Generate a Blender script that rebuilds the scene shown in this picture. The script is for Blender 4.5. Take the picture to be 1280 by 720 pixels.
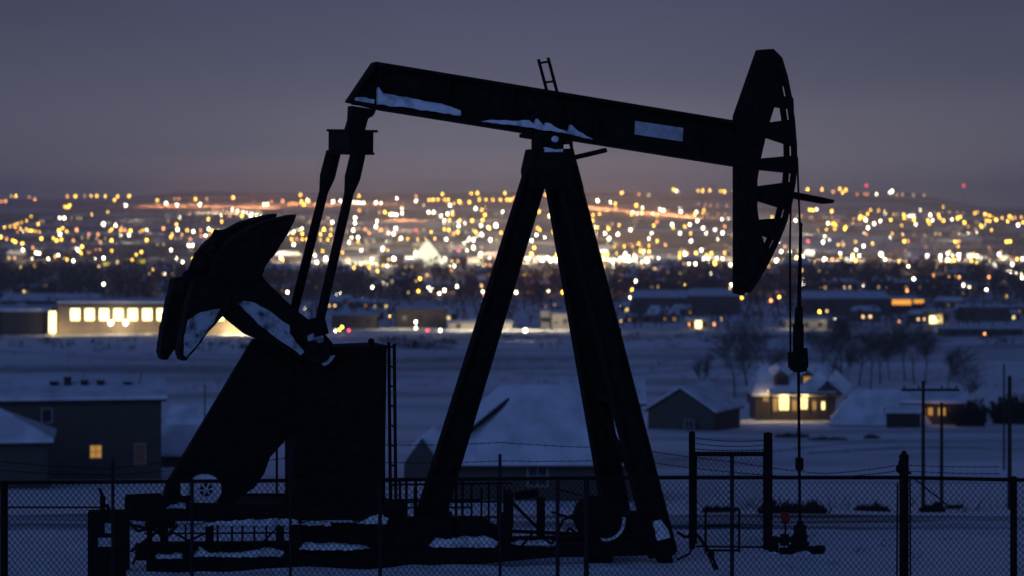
import bpy, math, random
from mathutils import Vector, Matrix, noise
R = math.radians
S = bpy.context.scene
for o in list(bpy.data.objects):
    bpy.data.objects.remove(o)
rnd = random.Random(7)

# ------------------------------------------------------------------ camera
EYE = 7.33            # eye height above the ground the pump stands on
F = 3000.0            # focal length in pixels of a 1280 px wide frame
HZ = 260.0            # eye level row
cam = bpy.data.cameras.new('camera')
co = bpy.data.objects.new('camera', cam)
S.collection.objects.link(co)
co.location = (0, 0, EYE)
co.rotation_euler = (R(90), 0, 0)
cam.sensor_width = 36
cam.lens = 36 * F / 1280
cam.shift_y = -100 / 1280
cam.clip_start = .5
cam.clip_end = 40000
cam.dof.use_dof = True
cam.dof.focus_distance = 45
cam.dof.aperture_fstop = 1.0
cam.dof.aperture_ratio = 1.2
S.camera = co

# ------------------------------------------------------------------ sky, sun, exposure
w = bpy.data.worlds.new('World')
S.world = w
w.use_nodes = True
nt = w.node_tree
nt.nodes.clear()
N_ = nt.nodes.new
out = N_('ShaderNodeOutputWorld')
bg1 = N_('ShaderNodeBackground')
bg2 = N_('ShaderNodeBackground')
add = N_('ShaderNodeAddShader')
sky = N_('ShaderNodeTexSky')
sky.sky_type = 'NISHITA'
sky.sun_disc = False
sky.sun_elevation = R(-4)
sky.sun_rotation = R(200)
bg1.inputs[1].default_value = .05
nt.links.new(sky.outputs[0], bg1.inputs[0])
tc = N_('ShaderNodeTexCoord')
sep = N_('ShaderNodeSeparateXYZ')
nt.links.new(tc.outputs['Generated'], sep.inputs[0])
ramp = N_('ShaderNodeValToRGB')
nt.links.new(sep.outputs[2], ramp.inputs[0])
cr = ramp.color_ramp
cr.interpolation = 'B_SPLINE'
stops = [(0, (.094, .106, .160)), (.03, (.098, .101, .145)), (.06, (.078, .080, .124)), (.10, (.050, .057, .100)),
         (.3, (.018, .032, .098)), (1, (.011, .022, .076))]
while len(cr.elements) < len(stops):
    cr.elements.new(.5)
for e, (p, c) in zip(cr.elements, stops):
    e.position = p
    e.color = (*c, 1)
nt.links.new(ramp.outputs[0], bg2.inputs[0])
def mth(op, a, b=None):
    q = N_('ShaderNodeMath'); q.operation = op
    for i, v in ((0, a), (1, b)):
        if v is None: continue
        if isinstance(v, (int, float)): q.inputs[i].default_value = v
        else: nt.links.new(v, q.inputs[i])
    return q.outputs[0]
# the town's own light dome: a little brighter above the city, fading to both sides
dome = mth('POWER', 2.718, mth('MULTIPLY', mth('POWER', mth('DIVIDE', mth('ABSOLUTE', sep.outputs[0]), .15), 2), -1))
front = mth('GREATER_THAN', sep.outputs[1], 0)
skm = N_('ShaderNodeMapping'); skm.inputs['Scale'].default_value = (5, 5, 26)
skn = N_('ShaderNodeTexNoise'); skn.inputs['Scale'].default_value = 1.0; skn.inputs['Detail'].default_value = 5
nt.links.new(tc.outputs['Generated'], skm.inputs[0]); nt.links.new(skm.outputs[0], skn.inputs['Vector'])
wisp = mth('MULTIPLY', mth('SUBTRACT', skn.outputs[0], .5), .22)
nt.links.new(mth('ADD', mth('ADD', .96, wisp), mth('MULTIPLY', mth('MULTIPLY', dome, front), .34)), bg2.inputs[1])
nt.links.new(bg1.outputs[0], add.inputs[0])
nt.links.new(bg2.outputs[0], add.inputs[1])
nt.links.new(add.outputs[0], out.inputs[0])

sl = bpy.data.lights.new('afterglow', 'SUN')
sl.energy = .62
sl.angle = R(50)
sl.color = (.20, .40, 1)
so = bpy.data.objects.new('afterglow', sl)
S.collection.objects.link(so)
so.rotation_euler = (R(72), 0, R(-24))

S.view_settings.view_transform = 'Standard'
S.view_settings.look = 'None'
S.view_settings.exposure = 0
S.view_settings.gamma = 1
S.view_settings.use_curve_mapping = False
S.cycles.use_denoising = True
S.cycles.use_light_tree = True
S.cycles.sample_clamp_indirect = 2
S.cycles.max_bounces = 4
S.cycles.diffuse_bounces = 2
S.cycles.volume_bounces = 0
S.cycles.use_adaptive_sampling = False

# ------------------------------------------------------------------ materials
def mat(name, col, rough=.7, metal=0, var=.25, scale=3.0, bump=0, emit=None, es=0, col2=None, lo=.45, hi=.6, spec=.25):
    m = bpy.data.materials.new(name)
    m.use_nodes = True
    t = m.node_tree
    b = t.nodes['Principled BSDF']
    b.inputs['Roughness'].default_value = rough
    b.inputs['Metallic'].default_value = metal
    b.inputs['Specular IOR Level'].default_value = spec
    tcn = t.nodes.new('ShaderNodeTexCoord')
    nz = t.nodes.new('ShaderNodeTexNoise')
    nz.inputs['Scale'].default_value = scale
    nz.inputs['Detail'].default_value = 6
    t.links.new(tcn.outputs['Object'], nz.inputs['Vector'])
    rp = t.nodes.new('ShaderNodeValToRGB')
    e = rp.color_ramp.elements
    e[0].position, e[1].position = (lo, hi) if col2 else (.3, .7)
    e[0].color = (*[max(0, c * (1 - var)) for c in col], 1)
    c2 = col2 or [c * (1 + var) for c in col]
    e[1].color = (*[min(1, c) for c in c2], 1)
    t.links.new(nz.outputs[0], rp.inputs[0])
    t.links.new(rp.outputs[0], b.inputs['Base Color'])
    if bump:
        bp = t.nodes.new('ShaderNodeBump')
        bp.inputs['Strength'].default_value = bump
        bp.inputs['Distance'].default_value = .05
        t.links.new(nz.outputs[0], bp.inputs['Height'])
        t.links.new(bp.outputs[0], b.inputs['Normal'])
    if emit:
        b.inputs['Emission Color'].default_value = (*emit, 1)
        b.inputs['Emission Strength'].default_value = es
    return m

STEEL = mat('weathered_dark_steel', (.014, .0095, .0075), .7, 0, .55, 7, .5, spec=.06)
RUST = mat('rusted_steel', (.014, .009, .008), .8, 0, .5, 5, .3, spec=.06)
GALV = mat('dull_galvanised', (.020, .019, .020), .7, 0, .3, 6, spec=.06)
WIRE = mat('fence_wire', (.012, .012, .013), .7, 0, .2, 6, spec=.06)
CRUST = mat('patchy_snow_crust', (.02, .02, .022), .9, 0, .1, 5, .4, col2=(.40, .44, .50), lo=.32, hi=.54)
SNOWC = mat('clinging_snow', (.42, .45, .50), .9, 0, .1, 4, .8, col2=(.74, .78, .84), lo=.36, hi=.55)
PLATE = mat('pale_plate', (.40, .42, .46), .6, 0, .3, 5, .3)
RED = mat('red_paint', (.25, .02, .02), .5, 0, .3, 8)
MOTOR = mat('grey_motor_paint', (.58, .59, .61), .55, 0, .2, 12)
BARK = mat('winter_bark', (.085, .06, .05), .9, 0, .3, 4)
TREE = mat('bare_branches', (.095, .066, .052), .9, 0, .2, 4)
SHRUB = mat('dry_shrub', (.022, .018, .015), .95, 0, .3, 4)
WALLG = mat('grey_siding', (.075, .060, .052), .85, 0, .15, 2)
WALLB = mat('brown_siding', (.075, .06, .052), .85, 0, .15, 2)
WALLT = mat('tan_wall', (.27, .21, .15), .85, 0, .1, .6)
WALLD = mat('dark_townhouse_wall', (.09, .07, .065), .9, 0, .3, .05)
TRIM = mat('dark_trim', (.03, .026, .025), .8, 0, .2, 4)
LTRIM = mat('pale_trim', (.30, .28, .26), .8, 0, .1, 4)
GLASS = mat('dark_window', (.035, .038, .05), .15, 0, .2, 4)
POLE = mat('pole_wood', (.03, .024, .02), .9, 0, .3, 5)
ROAD = mat('packed_dirt_road', (.08, .075, .075), .9, 0, .3, .5, .6, col2=(.60, .62, .66), lo=.36, hi=.60)

def emat(name, col, s):
    m = mat(name, (.06, .06, .06), emit=col, es=s)
    return m
L_Y = emat('amber_lamp', (1, .54, .06), 14)
L_W = emat('white_lamp', (1, .86, .60), 22)
L_O = emat('orange_lamp', (1, .36, .10), 6)
L_R = emat('red_lamp', (1, .05, .10), 7)
L_B = emat('blue_lamp', (.25, .6, 1), 5)
L_D = emat('dim_lamp', (1, .62, .28), 3)
WIN_W = emat('bright_window', (1, .82, .34), 3.6)
WIN_O = emat('orange_window', (1, .50, .07), .42)
WIN_D = emat('dim_window', (1, .40, .10), .007)
WIN_G = emat('porch_glow_window', (1, .74, .27), 2.2)
SIGN_W = emat('white_lit_sign', (1, .92, .75), 2.6)
SIGN_B = emat('blue_lit_sign', (.55, .85, 1), 1.6)
SIGN_Y = emat('yellow_lit_sign', (1, .80, .04), 1.1)
SHOP_O = emat('orange_shopfront', (1, .42, .05), 1.2)
TENT = emat('lit_tent_cloth', (1, .93, .66), 1.5)

# ground: snow with thin spots; from the town on, trodden snow, streets and bare yards mixed in
def ground_material():
    m = bpy.data.materials.new('snowy_ground')
    m.use_nodes = True
    t = m.node_tree
    b = t.nodes['Principled BSDF']
    b.inputs['Roughness'].default_value = .95
    b.inputs['Specular IOR Level'].default_value = .1
    n = t.nodes.new
    g = n('ShaderNodeNewGeometry')
    sp = n('ShaderNodeSeparateXYZ')
    t.links.new(g.outputs['Position'], sp.inputs[0])
    def noise_(scale, detail, sx=1, sy=1):
        mp = n('ShaderNodeMapping')
        mp.inputs['Scale'].default_value = (sx, sy, 1)
        t.links.new(g.outputs['Position'], mp.inputs[0])
        z = n('ShaderNodeTexNoise')
        z.inputs['Scale'].default_value = scale
        z.inputs['Detail'].default_value = detail
        t.links.new(mp.outputs[0], z.inputs['Vector'])
        return z.outputs[0]
    def maprange(x, a, b_, c=0, d=1):
        mr = n('ShaderNodeMapRange')
        mr.inputs[1].default_value, mr.inputs[2].default_value = a, b_
        mr.inputs[3].default_value, mr.inputs[4].default_value = c, d
        mr.interpolation_type = 'SMOOTHSTEP'
        t.links.new(x, mr.inputs[0])
        return mr.outputs[0]
    def mul(a, b_):
        q = n('ShaderNodeMath'); q.operation = 'MULTIPLY'
        t.links.new(a, q.inputs[0])
        if isinstance(b_, float): q.inputs[1].default_value = b_
        else: t.links.new(b_, q.inputs[1])
        return q.outputs[0]
    def mix(fac, a, b_):
        q = n('ShaderNodeMix'); q.data_type = 'RGBA'
        t.links.new(fac, q.inputs[0])
        for i, c in ((6, a), (7, b_)):
            if isinstance(c, tuple): q.inputs[i].default_value = (*c, 1)
            else: t.links.new(c, q.inputs[i])
        return q.outputs[2]
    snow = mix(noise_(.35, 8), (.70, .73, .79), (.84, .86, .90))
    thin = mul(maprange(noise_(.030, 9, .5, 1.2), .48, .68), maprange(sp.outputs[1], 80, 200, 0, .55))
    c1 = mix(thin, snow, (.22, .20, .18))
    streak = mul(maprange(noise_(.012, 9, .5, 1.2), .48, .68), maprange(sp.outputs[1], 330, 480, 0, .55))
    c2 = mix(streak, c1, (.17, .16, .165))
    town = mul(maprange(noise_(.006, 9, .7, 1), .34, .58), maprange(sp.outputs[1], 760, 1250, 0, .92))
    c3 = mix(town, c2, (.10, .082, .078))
    t.links.new(c3, b.inputs['Base Color'])
    bp = n('ShaderNodeBump')
    bp.inputs['Strength'].default_value = 1
    bp.inputs['Distance'].default_value = .35
    t.links.new(noise_(1.6, 8), bp.inputs['Height'])
    t.links.new(bp.outputs[0], b.inputs['Normal'])
    return m
_t = ROAD.node_tree
_mp = _t.nodes.new('ShaderNodeMapping'); _mp.inputs['Scale'].default_value = (.10, 1.6, .3)
_nz = next(n for n in _t.nodes if n.type == 'TEX_NOISE'); _tc = next(n for n in _t.nodes if n.type == 'TEX_COORD')
_t.links.new(_tc.outputs['Object'], _mp.inputs[0]); _t.links.new(_mp.outputs[0], _nz.inputs['Vector'])
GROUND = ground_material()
ROOFS = mat('roof_snow', (.50, .52, .56), .95, 0, .08, .45, .5, col2=(.66, .69, .75), lo=.34, hi=.60)

# ------------------------------------------------------------------ mesh helpers
class MB:
    def __init__(s):
        s.v, s.f, s.m = [], [], []
    def add(s, vs, fs, mi=0):
        o = len(s.v)
        s.v += [tuple(p) for p in vs]
        s.f += [tuple(i + o for i in f) for f in fs]
        s.m += [mi] * len(fs)
        return s
    def box(s, c, d, rot=None, mi=0):
        hx, hy, hz = d[0] / 2, d[1] / 2, d[2] / 2
        vs = [Vector((x * hx, y * hy, z * hz)) for z in (-1, 1) for y in (-1, 1) for x in (-1, 1)]
        if rot is not None: vs = [rot @ v for v in vs]
        c = Vector(c)
        return s.add([v + c for v in vs], [(0, 2, 3, 1), (4, 5, 7, 6), (0, 1, 5, 4), (2, 6, 7, 3), (0, 4, 6, 2), (1, 3, 7, 5)], mi)
    def bar(s, a, b, wd, ht, up=(0, 0, 1), mi=0, w2=None, h2=None):
        a, b = Vector(a), Vector(b)
        d = (b - a).normalized()
        x = d.cross(Vector(up)).normalized()
        y = x.cross(d)
        w2 = wd if w2 is None else w2
        h2 = ht if h2 is None else h2
        vs = []
        for p, ww, hh in ((a, wd, ht), (b, w2, h2)):
            for i, j in ((-1, -1), (1, -1), (1, 1), (-1, 1)):
                vs.append(p + x * (ww / 2 * i) + y * (hh / 2 * j))
        return s.add(vs, [(3, 2, 1, 0), (4, 5, 6, 7), (0, 1, 5, 4), (1, 2, 6, 5), (2, 3, 7, 6), (3, 0, 4, 7)], mi)
    def tube(s, a, b, r0, r1=None, n=8, mi=0, cap=True):
        a, b = Vector(a), Vector(b)
        r1 = r0 if r1 is None else r1
        d = (b - a)
        if d.length < 1e-6: return s
        d.normalize()
        x = d.orthogonal().normalized()
        y = d.cross(x)
        vs = []
        for p, r in ((a, r0), (b, r1)):
            for i in range(n):
                t = 2 * math.pi * i / n
                vs.append(p + x * (r * math.cos(t)) + y * (r * math.sin(t)))
        fs = [(i, (i + 1) % n, n + (i + 1) % n, n + i) for i in range(n)]
        if cap: fs += [tuple(range(n - 1, -1, -1)), tuple(range(n, 2 * n))]
        return s.add(vs, fs, mi)
    def path(s, pts, r, n=6, mi=0):
        for a, b in zip(pts, pts[1:]): s.tube(a, b, r, r, n, mi)
        return s
    def prism(s, poly, v0, v1, mi=0):            # poly of (u, z), pushed from lateral v0 to v1 (local y = -v)
        n = len(poly)
        vs = [(u, -v0, z) for u, z in poly] + [(u, -v1, z) for u, z in poly]
        fs = [(i, (i + 1) % n, n + (i + 1) % n, n + i) for i in range(n)] + [tuple(range(n - 1, -1, -1)), tuple(range(n, 2 * n))]
        return s.add(vs, fs, mi)
    def ring(s, c, axis, r0, r1, h, n=28, mi=0):
        c, d = Vector(c), Vector(axis).normalized()
        x = d.orthogonal().normalized(); y = d.cross(x)
        vs = []
        for k in (0, 1):
            for r in (r0, r1):
                for i in range(n):
                    t = 2 * math.pi * i / n
                    vs.append(c + d * (h * k) + x * (r * math.cos(t)) + y * (r * math.sin(t)))
        fs = []
        for i in range(n):
            j = (i + 1) % n
            fs += [(i, j, n + j, n + i), (2 * n + i, 3 * n + i, 3 * n + j, 2 * n + j), (i, 2 * n + i, 2 * n + j, j), (n + i, n + j, 3 * n + j, 3 * n + i)]
        return s.add(vs, fs, mi)
    def ball(s, c, r, nu=12, nv=8, mi=0, sq=(1, 1, 1), jit=0, seed=0):
        c = Vector(c); vs = [c + Vector((0, 0, r * sq[2]))]
        rr = random.Random(seed)
        for j in range(1, nv):
            ph = math.pi * j / nv
            for i in range(nu):
                t = 2 * math.pi * i / nu
                k = 1 + jit * rr.uniform(-1, 1)
                vs.append(c + Vector((r * sq[0] * k * math.sin(ph) * math.cos(t), r * sq[1] * k * math.sin(ph) * math.sin(t), r * sq[2] * k * math.cos(ph))))
        vs.append(c - Vector((0, 0, r * sq[2])))
        fs = [(0, 1 + i, 1 + (i + 1) % nu) for i in range(nu)]
        for j in range(nv - 2):
            for i in range(nu):
                a = 1 + j * nu + i; b = 1 + j * nu + (i + 1) % nu
                fs.append((a, a + nu, b + nu, b))
        l = len(vs) - 1
        fs += [(l, 1 + (nv - 2) * nu + (i + 1) % nu, 1 + (nv - 2) * nu + i) for i in range(nu)]
        return s.add(vs, fs, mi)
    def mesh(s, name, mats):
        me = bpy.data.meshes.new(name)
        me.from_pydata(s.v, [], s.f)
        for m in (mats if isinstance(mats, (list, tuple)) else [mats]): me.materials.append(m)
        me.polygons.foreach_set('material_index', s.m)
        me.update()
        return me
    def build(s, name, mats, parent=None, smooth=False, bevel=0):
        me = s.mesh(name, mats)
        if smooth:
            me.polygons.foreach_set('use_smooth', [True] * len(me.polygons))
        o = bpy.data.objects.new(name, me)
        S.collection.objects.link(o)
        if parent: o.parent = parent
        if bevel:
            bm_ = o.modifiers.new('edge', 'BEVEL'); bm_.width = bevel; bm_.segments = 2; bm_.limit_method = 'ANGLE'
        return o

def tag(o, label=None, cat=None, group=None, kind=None):
    if label: o['label'] = label
    if cat: o['category'] = cat
    if group: o['group'] = group
    if kind: o['kind'] = kind
    return o
def empty(name, loc, rz, label, cat, group=None):
    o = bpy.data.objects.new(name, None)
    S.collection.objects.link(o)
    o.location = loc; o.rotation_euler = (0, 0, rz)
    o.empty_display_size = .3
    return tag(o, label, cat, group)
def W(px, py, Y):
    return Vector(((px - 640) * Y / F, Y, EYE + (HZ - py) * Y / F))

# ------------------------------------------------------------------ the lie of the land
TAB = [(-60, 1.5), (0, 3.0), (20, 5.0), (30, 5.7), (38, 6.35), (45, 6.95), (50, 7.33), (55, 7.72), (60, 8.15), (66, 8.86), (72, 9.36), (80, 10.25), (100, 12.6),
       (125, 15.6), (150, 18.4), (188, 21.3), (225, 23.0), (288, 26.9), (330, 28.0), (400, 30), (550, 33), (700, 35.6), (850, 37.6), (1000, 39.6),
       (1200, 41), (1500, 42), (1850, 41.5), (2200, 38), (2700, 31), (3200, 20.5), (3700, 8), (4300, -9), (5000, -29), (5400, -37), (5800, -36), (6500, -20), (9600, -10)]
def drop0(Y):
    for (a, p), (b, q) in zip(TAB, TAB[1:]):
        if a <= Y <= b:
            return p + (q - p) * (Y - a) / (b - a)
    return TAB[-1][1]
def drop(Y):
    k = max(1.0, abs(Y) * .06)
    return (drop0(Y - k) + 2 * drop0(Y) + drop0(Y + k)) / 4
def ground(x, Y):
    z = EYE - drop(Y)
    a = x / max(Y, 60)
    if Y > 2600:                                    # the far ridge sinks to both sides
        k = min(1, (Y - 2600) / 2600)
        px = 640 + a * F
        sag = 0
        if px > 1130: sag = min(34, (px - 1130) * .35)
        if px < 240: sag = min(16, (240 - px) * .11)
        z -= sag * k * k * 1.0
    am = .13 if 25 < Y < 62 else (.14 if Y <= 100 else min(2.2, .1 + (Y - 100) * .0016))
    sc = .5 if Y < 62 else (.22 if Y < 110 else 1 / min(160, 6 + Y * .07))
    z += am * noise.noise((x * sc, Y * sc, 3.1))
    if 30 < Y < 66:                                 # drifts and trodden tracks on the pad
        z += .05 * noise.noise((x * 1.7, Y * .9, 1.5)) + .03 * noise.noise((x * 4, Y * 3, 4.5))
        z -= .07 * math.exp(-((Y - 57 - .12 * x) / .28) ** 2) + .07 * math.exp(-((Y - 58.9 - .12 * x) / .28) ** 2) if x > 4 else 0
    if Y > 3000: z += 2.5 * noise.noise((x * .004, Y * .004, 9))
    return z
def ground_row(Y, px):
    x = (px - 640) * Y / F
    return HZ + F * (EYE - ground(x, Y)) / Y
def where(px, py, near=300, far=5350):              # distance at which the ground is seen at this row
    a, b = near, far
    if ground_row(far, px) > py: return far
    for _ in range(40):
        m = (a + b) / 2
        if ground_row(m, px) > py: a = m
        else: b = m
    return a

rows = [-60, -40, -20, -5, 5, 14, 22]
y = 26.0
while y < 84: rows.append(y); y += .5
while y < 9500: rows.append(y); y *= 1.024
cols = [-.62 + 1.24 * i / 190 for i in range(191)]
g = MB()
vs = [(c * max(Y, 62), Y, ground(c * max(Y, 62), Y)) for Y in rows for c in cols]
nc = len(cols)
g.add(vs, [(r * nc + c, r * nc + c + 1, (r + 1) * nc + c + 1, (r + 1) * nc + c) for r in range(len(rows) - 1) for c in range(nc - 1)])
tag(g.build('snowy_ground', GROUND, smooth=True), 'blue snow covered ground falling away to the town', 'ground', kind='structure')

# dirt road with ploughed ruts, just beyond the fence
rd = MB()
xs = [-70 + i * 1.0 for i in range(151)]
def road_y(x): return 69.5 + .02 * x
vs, fs = [], []
NK = 37
for x in xs:
    for k in range(NK):
        t_ = k / (NK - 1)
        yy = road_y(x) + 11.5 * (t_ - .5)
        e_ = min(t_, 1 - t_)
        dz = .03 * max(0, 1 - e_ / .06) + .10 * noise.noise((x * .12, yy * 1.3, 5)) - .10 * sum(math.exp(-((t_ - c) / .022) ** 2) for c in (.22, .36, .58, .74))
        dz -= .30 * max(0, 1 - e_ / .12) ** 1.5
        vs.append((x, yy, ground(x, yy) + .14 + dz))
for i in range(len(xs) - 1):
    for k in range(NK - 1):
        fs.append((i * NK + k, (i + 1) * NK + k, (i + 1) * NK + k + 1, i * NK + k + 1))
rd.add(vs, fs)
tag(rd.build('dirt_road', ROAD, smooth=True), 'rutted dirt road with packed snow beyond the fence', 'road', kind='structure')

# ------------------------------------------------------------------ the pump jack
TH = R(17)
BX, BY = math.cos(TH), math.sin(TH)
AX, AY = (690 - 640) * 50 / F, 50.0
def J(px, py, v=0.0):                               # picture point -> (along beam, height) in the pump's own upright plane
    a, c = (px - 640) / F, (HZ - py) / F
    t = (v + AX * BY - AY * BX) / (a * BY - BX)
    return ((t * a - AX) * BX + (t - AY) * BY, EYE + t * c)
def JJ(pts, v=0.0): return [J(x, y, v) for x, y in pts]
def P3(px, py, v=0.0):
    u, z = J(px, py, v)
    return Vector((u, -v, z))
pj = empty('pumpjack', (AX, AY, 0), TH, 'large black oil pump jack with snow on its beam, nodding over the well', 'pump jack')

rj = random.Random(3)
def rough(pts, k=1.0):
    o = []
    for (a, b_), (c, d) in zip(pts, pts[1:] + pts[:1]):
        n = max(1, int(math.hypot(c - a, d - b_) / 5))
        for i in range(n):
            t = i / n
            o.append((a + (c - a) * t + rj.uniform(-k, k) * (0 if i == 0 else 1), b_ + (d - b_) * t + rj.uniform(-k, k) * (0 if i == 0 else 1)))
    return o
# walking beam: web, flanges, stiffeners
top = JJ([(470, 77), (924, 151.5)], .22)
bot = JJ([(439, 131), (481, 137.5), (924, 208)], .22)
b = MB()
web = JJ([(470, 77), (924, 151.5), (924, 207), (481, 136), (440, 131), (437, 126)], 0)
b.prism(web, -.03, .03)
def strip(m, p, q, th, v0, v1, up=1):
    (a, az), (c, cz) = p, q
    L = math.hypot(c - a, cz - az)
    nx, nz = -(cz - az) / L * th * up, (c - a) / L * th * up
    m.prism([(a, az), (c, cz), (c + nx, cz + nz), (a + nx, az + nz)], v0, v1)
strip(b, top[0], top[1], .07, -.22, .22, -1)
strip(b, bot[1], bot[2], .07, -.22, .22, 1)
strip(b, J(437, 126, .22), J(470, 77, .22), .06, -.22, .22, -1)
strip(b, J(437, 127, .22), J(481, 137.5, .22), .06, -.20, .20, 1)
for px in (474, 560, 640, 700, 742, 880):
    t0 = (px - 470) / 454
    p0, p1 = J(px, 79 + t0 * 75, .1), J(px + 2, 136 + (px - 481) * .1595, .1)
    b.prism([(p0[0] - .02, p0[1]), (p0[0] + .02, p0[1]), (p1[0] + .02, p1[1]), (p1[0] - .02, p1[1])], -.19, .19)
beam = b.build('walking_beam', STEEL, pj)
def z2(l): return [(400 + x / 3.556, 40 + y / 3.556) for x, y in l]
s = MB()
s.prism(JJ(rough(z2([(258, 322), (262, 245), (280, 272), (330, 280), (420, 297), (520, 315), (590, 335), (627, 350), (627, 372), (400, 338)]), .7), .21), .05, .205)
s.build('snow_drift', SNOWC, beam)
s = MB()
s.prism(JJ(rough(z2([(155, 292), (195, 289), (242, 300), (242, 318), (155, 304)]), .7), .21), .05, .205)
s.build('snow_drift', SNOWC, beam)
s = MB()
s.prism(JJ(rough(z2([(715, 397), (760, 390), (860, 395), (930, 392), (955, 412), (968, 385), (1000, 422), (1010, 402), (1062, 430), (1108, 446), (1118, 412), (1150, 442), (1215, 479), (1100, 452), (930, 424)]), .7), .21), .05, .205)
s.build('snow_drift', SNOWC, beam)
pl = MB().prism(JJ([(794, 151), (854, 160), (853, 177), (793, 168)], .05), .045, .065)
pl.build('sign_plate', PLATE, beam, bevel=.004)['label'] = 'pale blank sign plate on the beam'

# horsehead
hh = empty('horsehead', (0, 0, 0), 0, None, None)
hh.parent = pj
front = [(966, 61), (977, 72), (984, 95), (989, 120), (993, 150), (995.5, 180), (996, 205), (994, 228), (990, 252), (983, 278), (973, 303), (960, 330), (947, 352), (937, 366)]
inner = [(981, 103), (970, 128), (960, 160), (952, 195), (947, 225), (947, 262), (951, 290), (957, 309)]
h = MB()
poly = [(950, 62)] + front[:3] + inner + [(968, 311)] + front[11:] + [(933, 364), (929, 369), (921, 367), (921, 145)]
h.prism(JJ(poly, .12), -.12, .12)
h.build('side_plate', STEEL, hh)
for v in (.24, -.16):
    tr = MB()
    fr = JJ(front, .24)
    for p, q in zip(fr, fr[1:]):
        strip(tr, p, q, .115, v - .04, v + .04, -1)
    tr.build('track_bar', STEEL, hh)
for left, right in (([(966, 118), (960, 132)], [(991, 122), (992, 136)]), ([(962, 153), (956, 170)], [(992, 149), (995, 183)]), ([(952, 198), (950, 212)], [(996, 194), (995, 217)]),
                    ([(948, 233), (947, 250)], [(993, 227), (986, 262)]), ([(947, 275), (950, 292)], [(982, 272), (971, 300)])):
    rb = MB()
    rb.prism(JJ([left[0], right[0], right[1], left[1]], .12), -.15, .15)
    rb.build('rib', STEEL, hh)
a = MB()
a.prism(JJ([(978, 237), (1030, 247), (1042, 250), (1041, 254), (1028, 255), (978, 246)], 0), -.05, .05)
a.build('guide_arm', STEEL, hh)

# A-frame legs
def leg(m, p, q, wd, ht, w2, h2):
    m.bar(p, q, wd, ht, (1, 0, 0), w2=w2, h2=h2)
LP = [(P3(703, 196, .18), P3(829, 694, 1.3)), (P3(690, 196, -.18), None), (P3(674, 203, 0), P3(536, 652, 0))]
ft = LP[0][1]
LP[1] = (LP[1][0], Vector((ft.x, 1.3, ft.z)))
for k, (p, q) in enumerate(LP):
    m = MB()
    d = (q - p).normalized()
    lat = Vector((0, 1, 0)); lat = (lat - d * lat.dot(d)).normalized()
    sd = d.cross(lat)
    W0, W1 = (.40, .52) if k < 2 else (.42, .52)
    for s_ in (-1, 1):                              # channel flanges and web of a built-up box leg
        m.bar(p + sd * W0 / 2 * s_, q + sd * W1 / 2 * s_, .30, .05, sd)
    m.bar(p, q, .05, W0 - .05, sd, w2=.05, h2=W1 - .05)
    lg = m.build('leg', STEEL, pj, bevel=.01)
m = MB()                                            # brace between the front legs
pa, pb = LP[0][0].lerp(LP[0][1], .62), LP[1][0].lerp(LP[1][1], .62)
m.bar(pa, pb, .14, .14); m.bar(LP[0][0].lerp(LP[0][1], .93), LP[1][0].lerp(LP[1][1], .93), .16, .2)
m.bar(LP[0][0].lerp(LP[0][1], .62), LP[1][0].lerp(LP[1][1], .93), .09, .09); m.bar(LP[1][0].lerp(LP[1][1], .62), LP[0][0].lerp(LP[0][1], .93), .09, .09)
m.build('cross_brace', STEEL, pj)
m = MB().prism(JJ([(668, 186), (714, 186), (719, 216), (714, 236), (664, 236), (662, 212)], .3), -.34, .34)
m.build('post_cap', STEEL, pj, bevel=.02)
m = MB()
m.prism(JJ([(660, 166), (716, 175), (716, 180), (660, 171)], .3), -.32, .32)
m.prism(JJ([(672, 170), (704, 174), (704, 190), (672, 190)], .2), -.24, .24)
m.tube(P3(694, 179, -.42), P3(694, 179, .36), .13, n=18)
m.build('saddle_bearing', STEEL, pj, bevel=.01)
s = MB()
s.prism(JJ([(680, 190), (681, 184), (686, 185), (694, 187), (703, 186), (703, 190)], .33), .25, .37)
s.ball(P3(694, 174, .36), .085, sq=(1, .5, .8))
s.build('snow_cap', SNOWC, pj)
m = MB()
for p, q in (((673, 74), (716, 236)), ((685, 72), (728, 236))):
    m.tube(P3(*p, -.42), P3(*q, -.42), .035, n=8)
for t_ in (.03, .18, .35, .52, .7, .88):
    m.tube(P3(673 + 43 * t_, 74 + 162 * t_, -.42), P3(685 + 43 * t_, 72 + 164 * t_, -.42), .025, n=6)
m.build('ladder', STEEL, pj)
m = MB()
m.bar(P3(709, 199, .1), P3(758, 187.5, .1), .10, .10, w2=.12, h2=.10)
m.build('brake_lever', STEEL, pj, bevel=.02)
m = MB().path([P3(715, 176, .25), P3(717, 196, .25), P3(719, 214, .25), P3(722.5, 240, .25)], .011)
m.build('hanging_rope', WIRE, pj)
m = MB()
lp = LP[0]
m.box(P3(770, 414, .55), (.16, .2, .12))
m.build('step_bracket', STEEL, pj)

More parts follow.
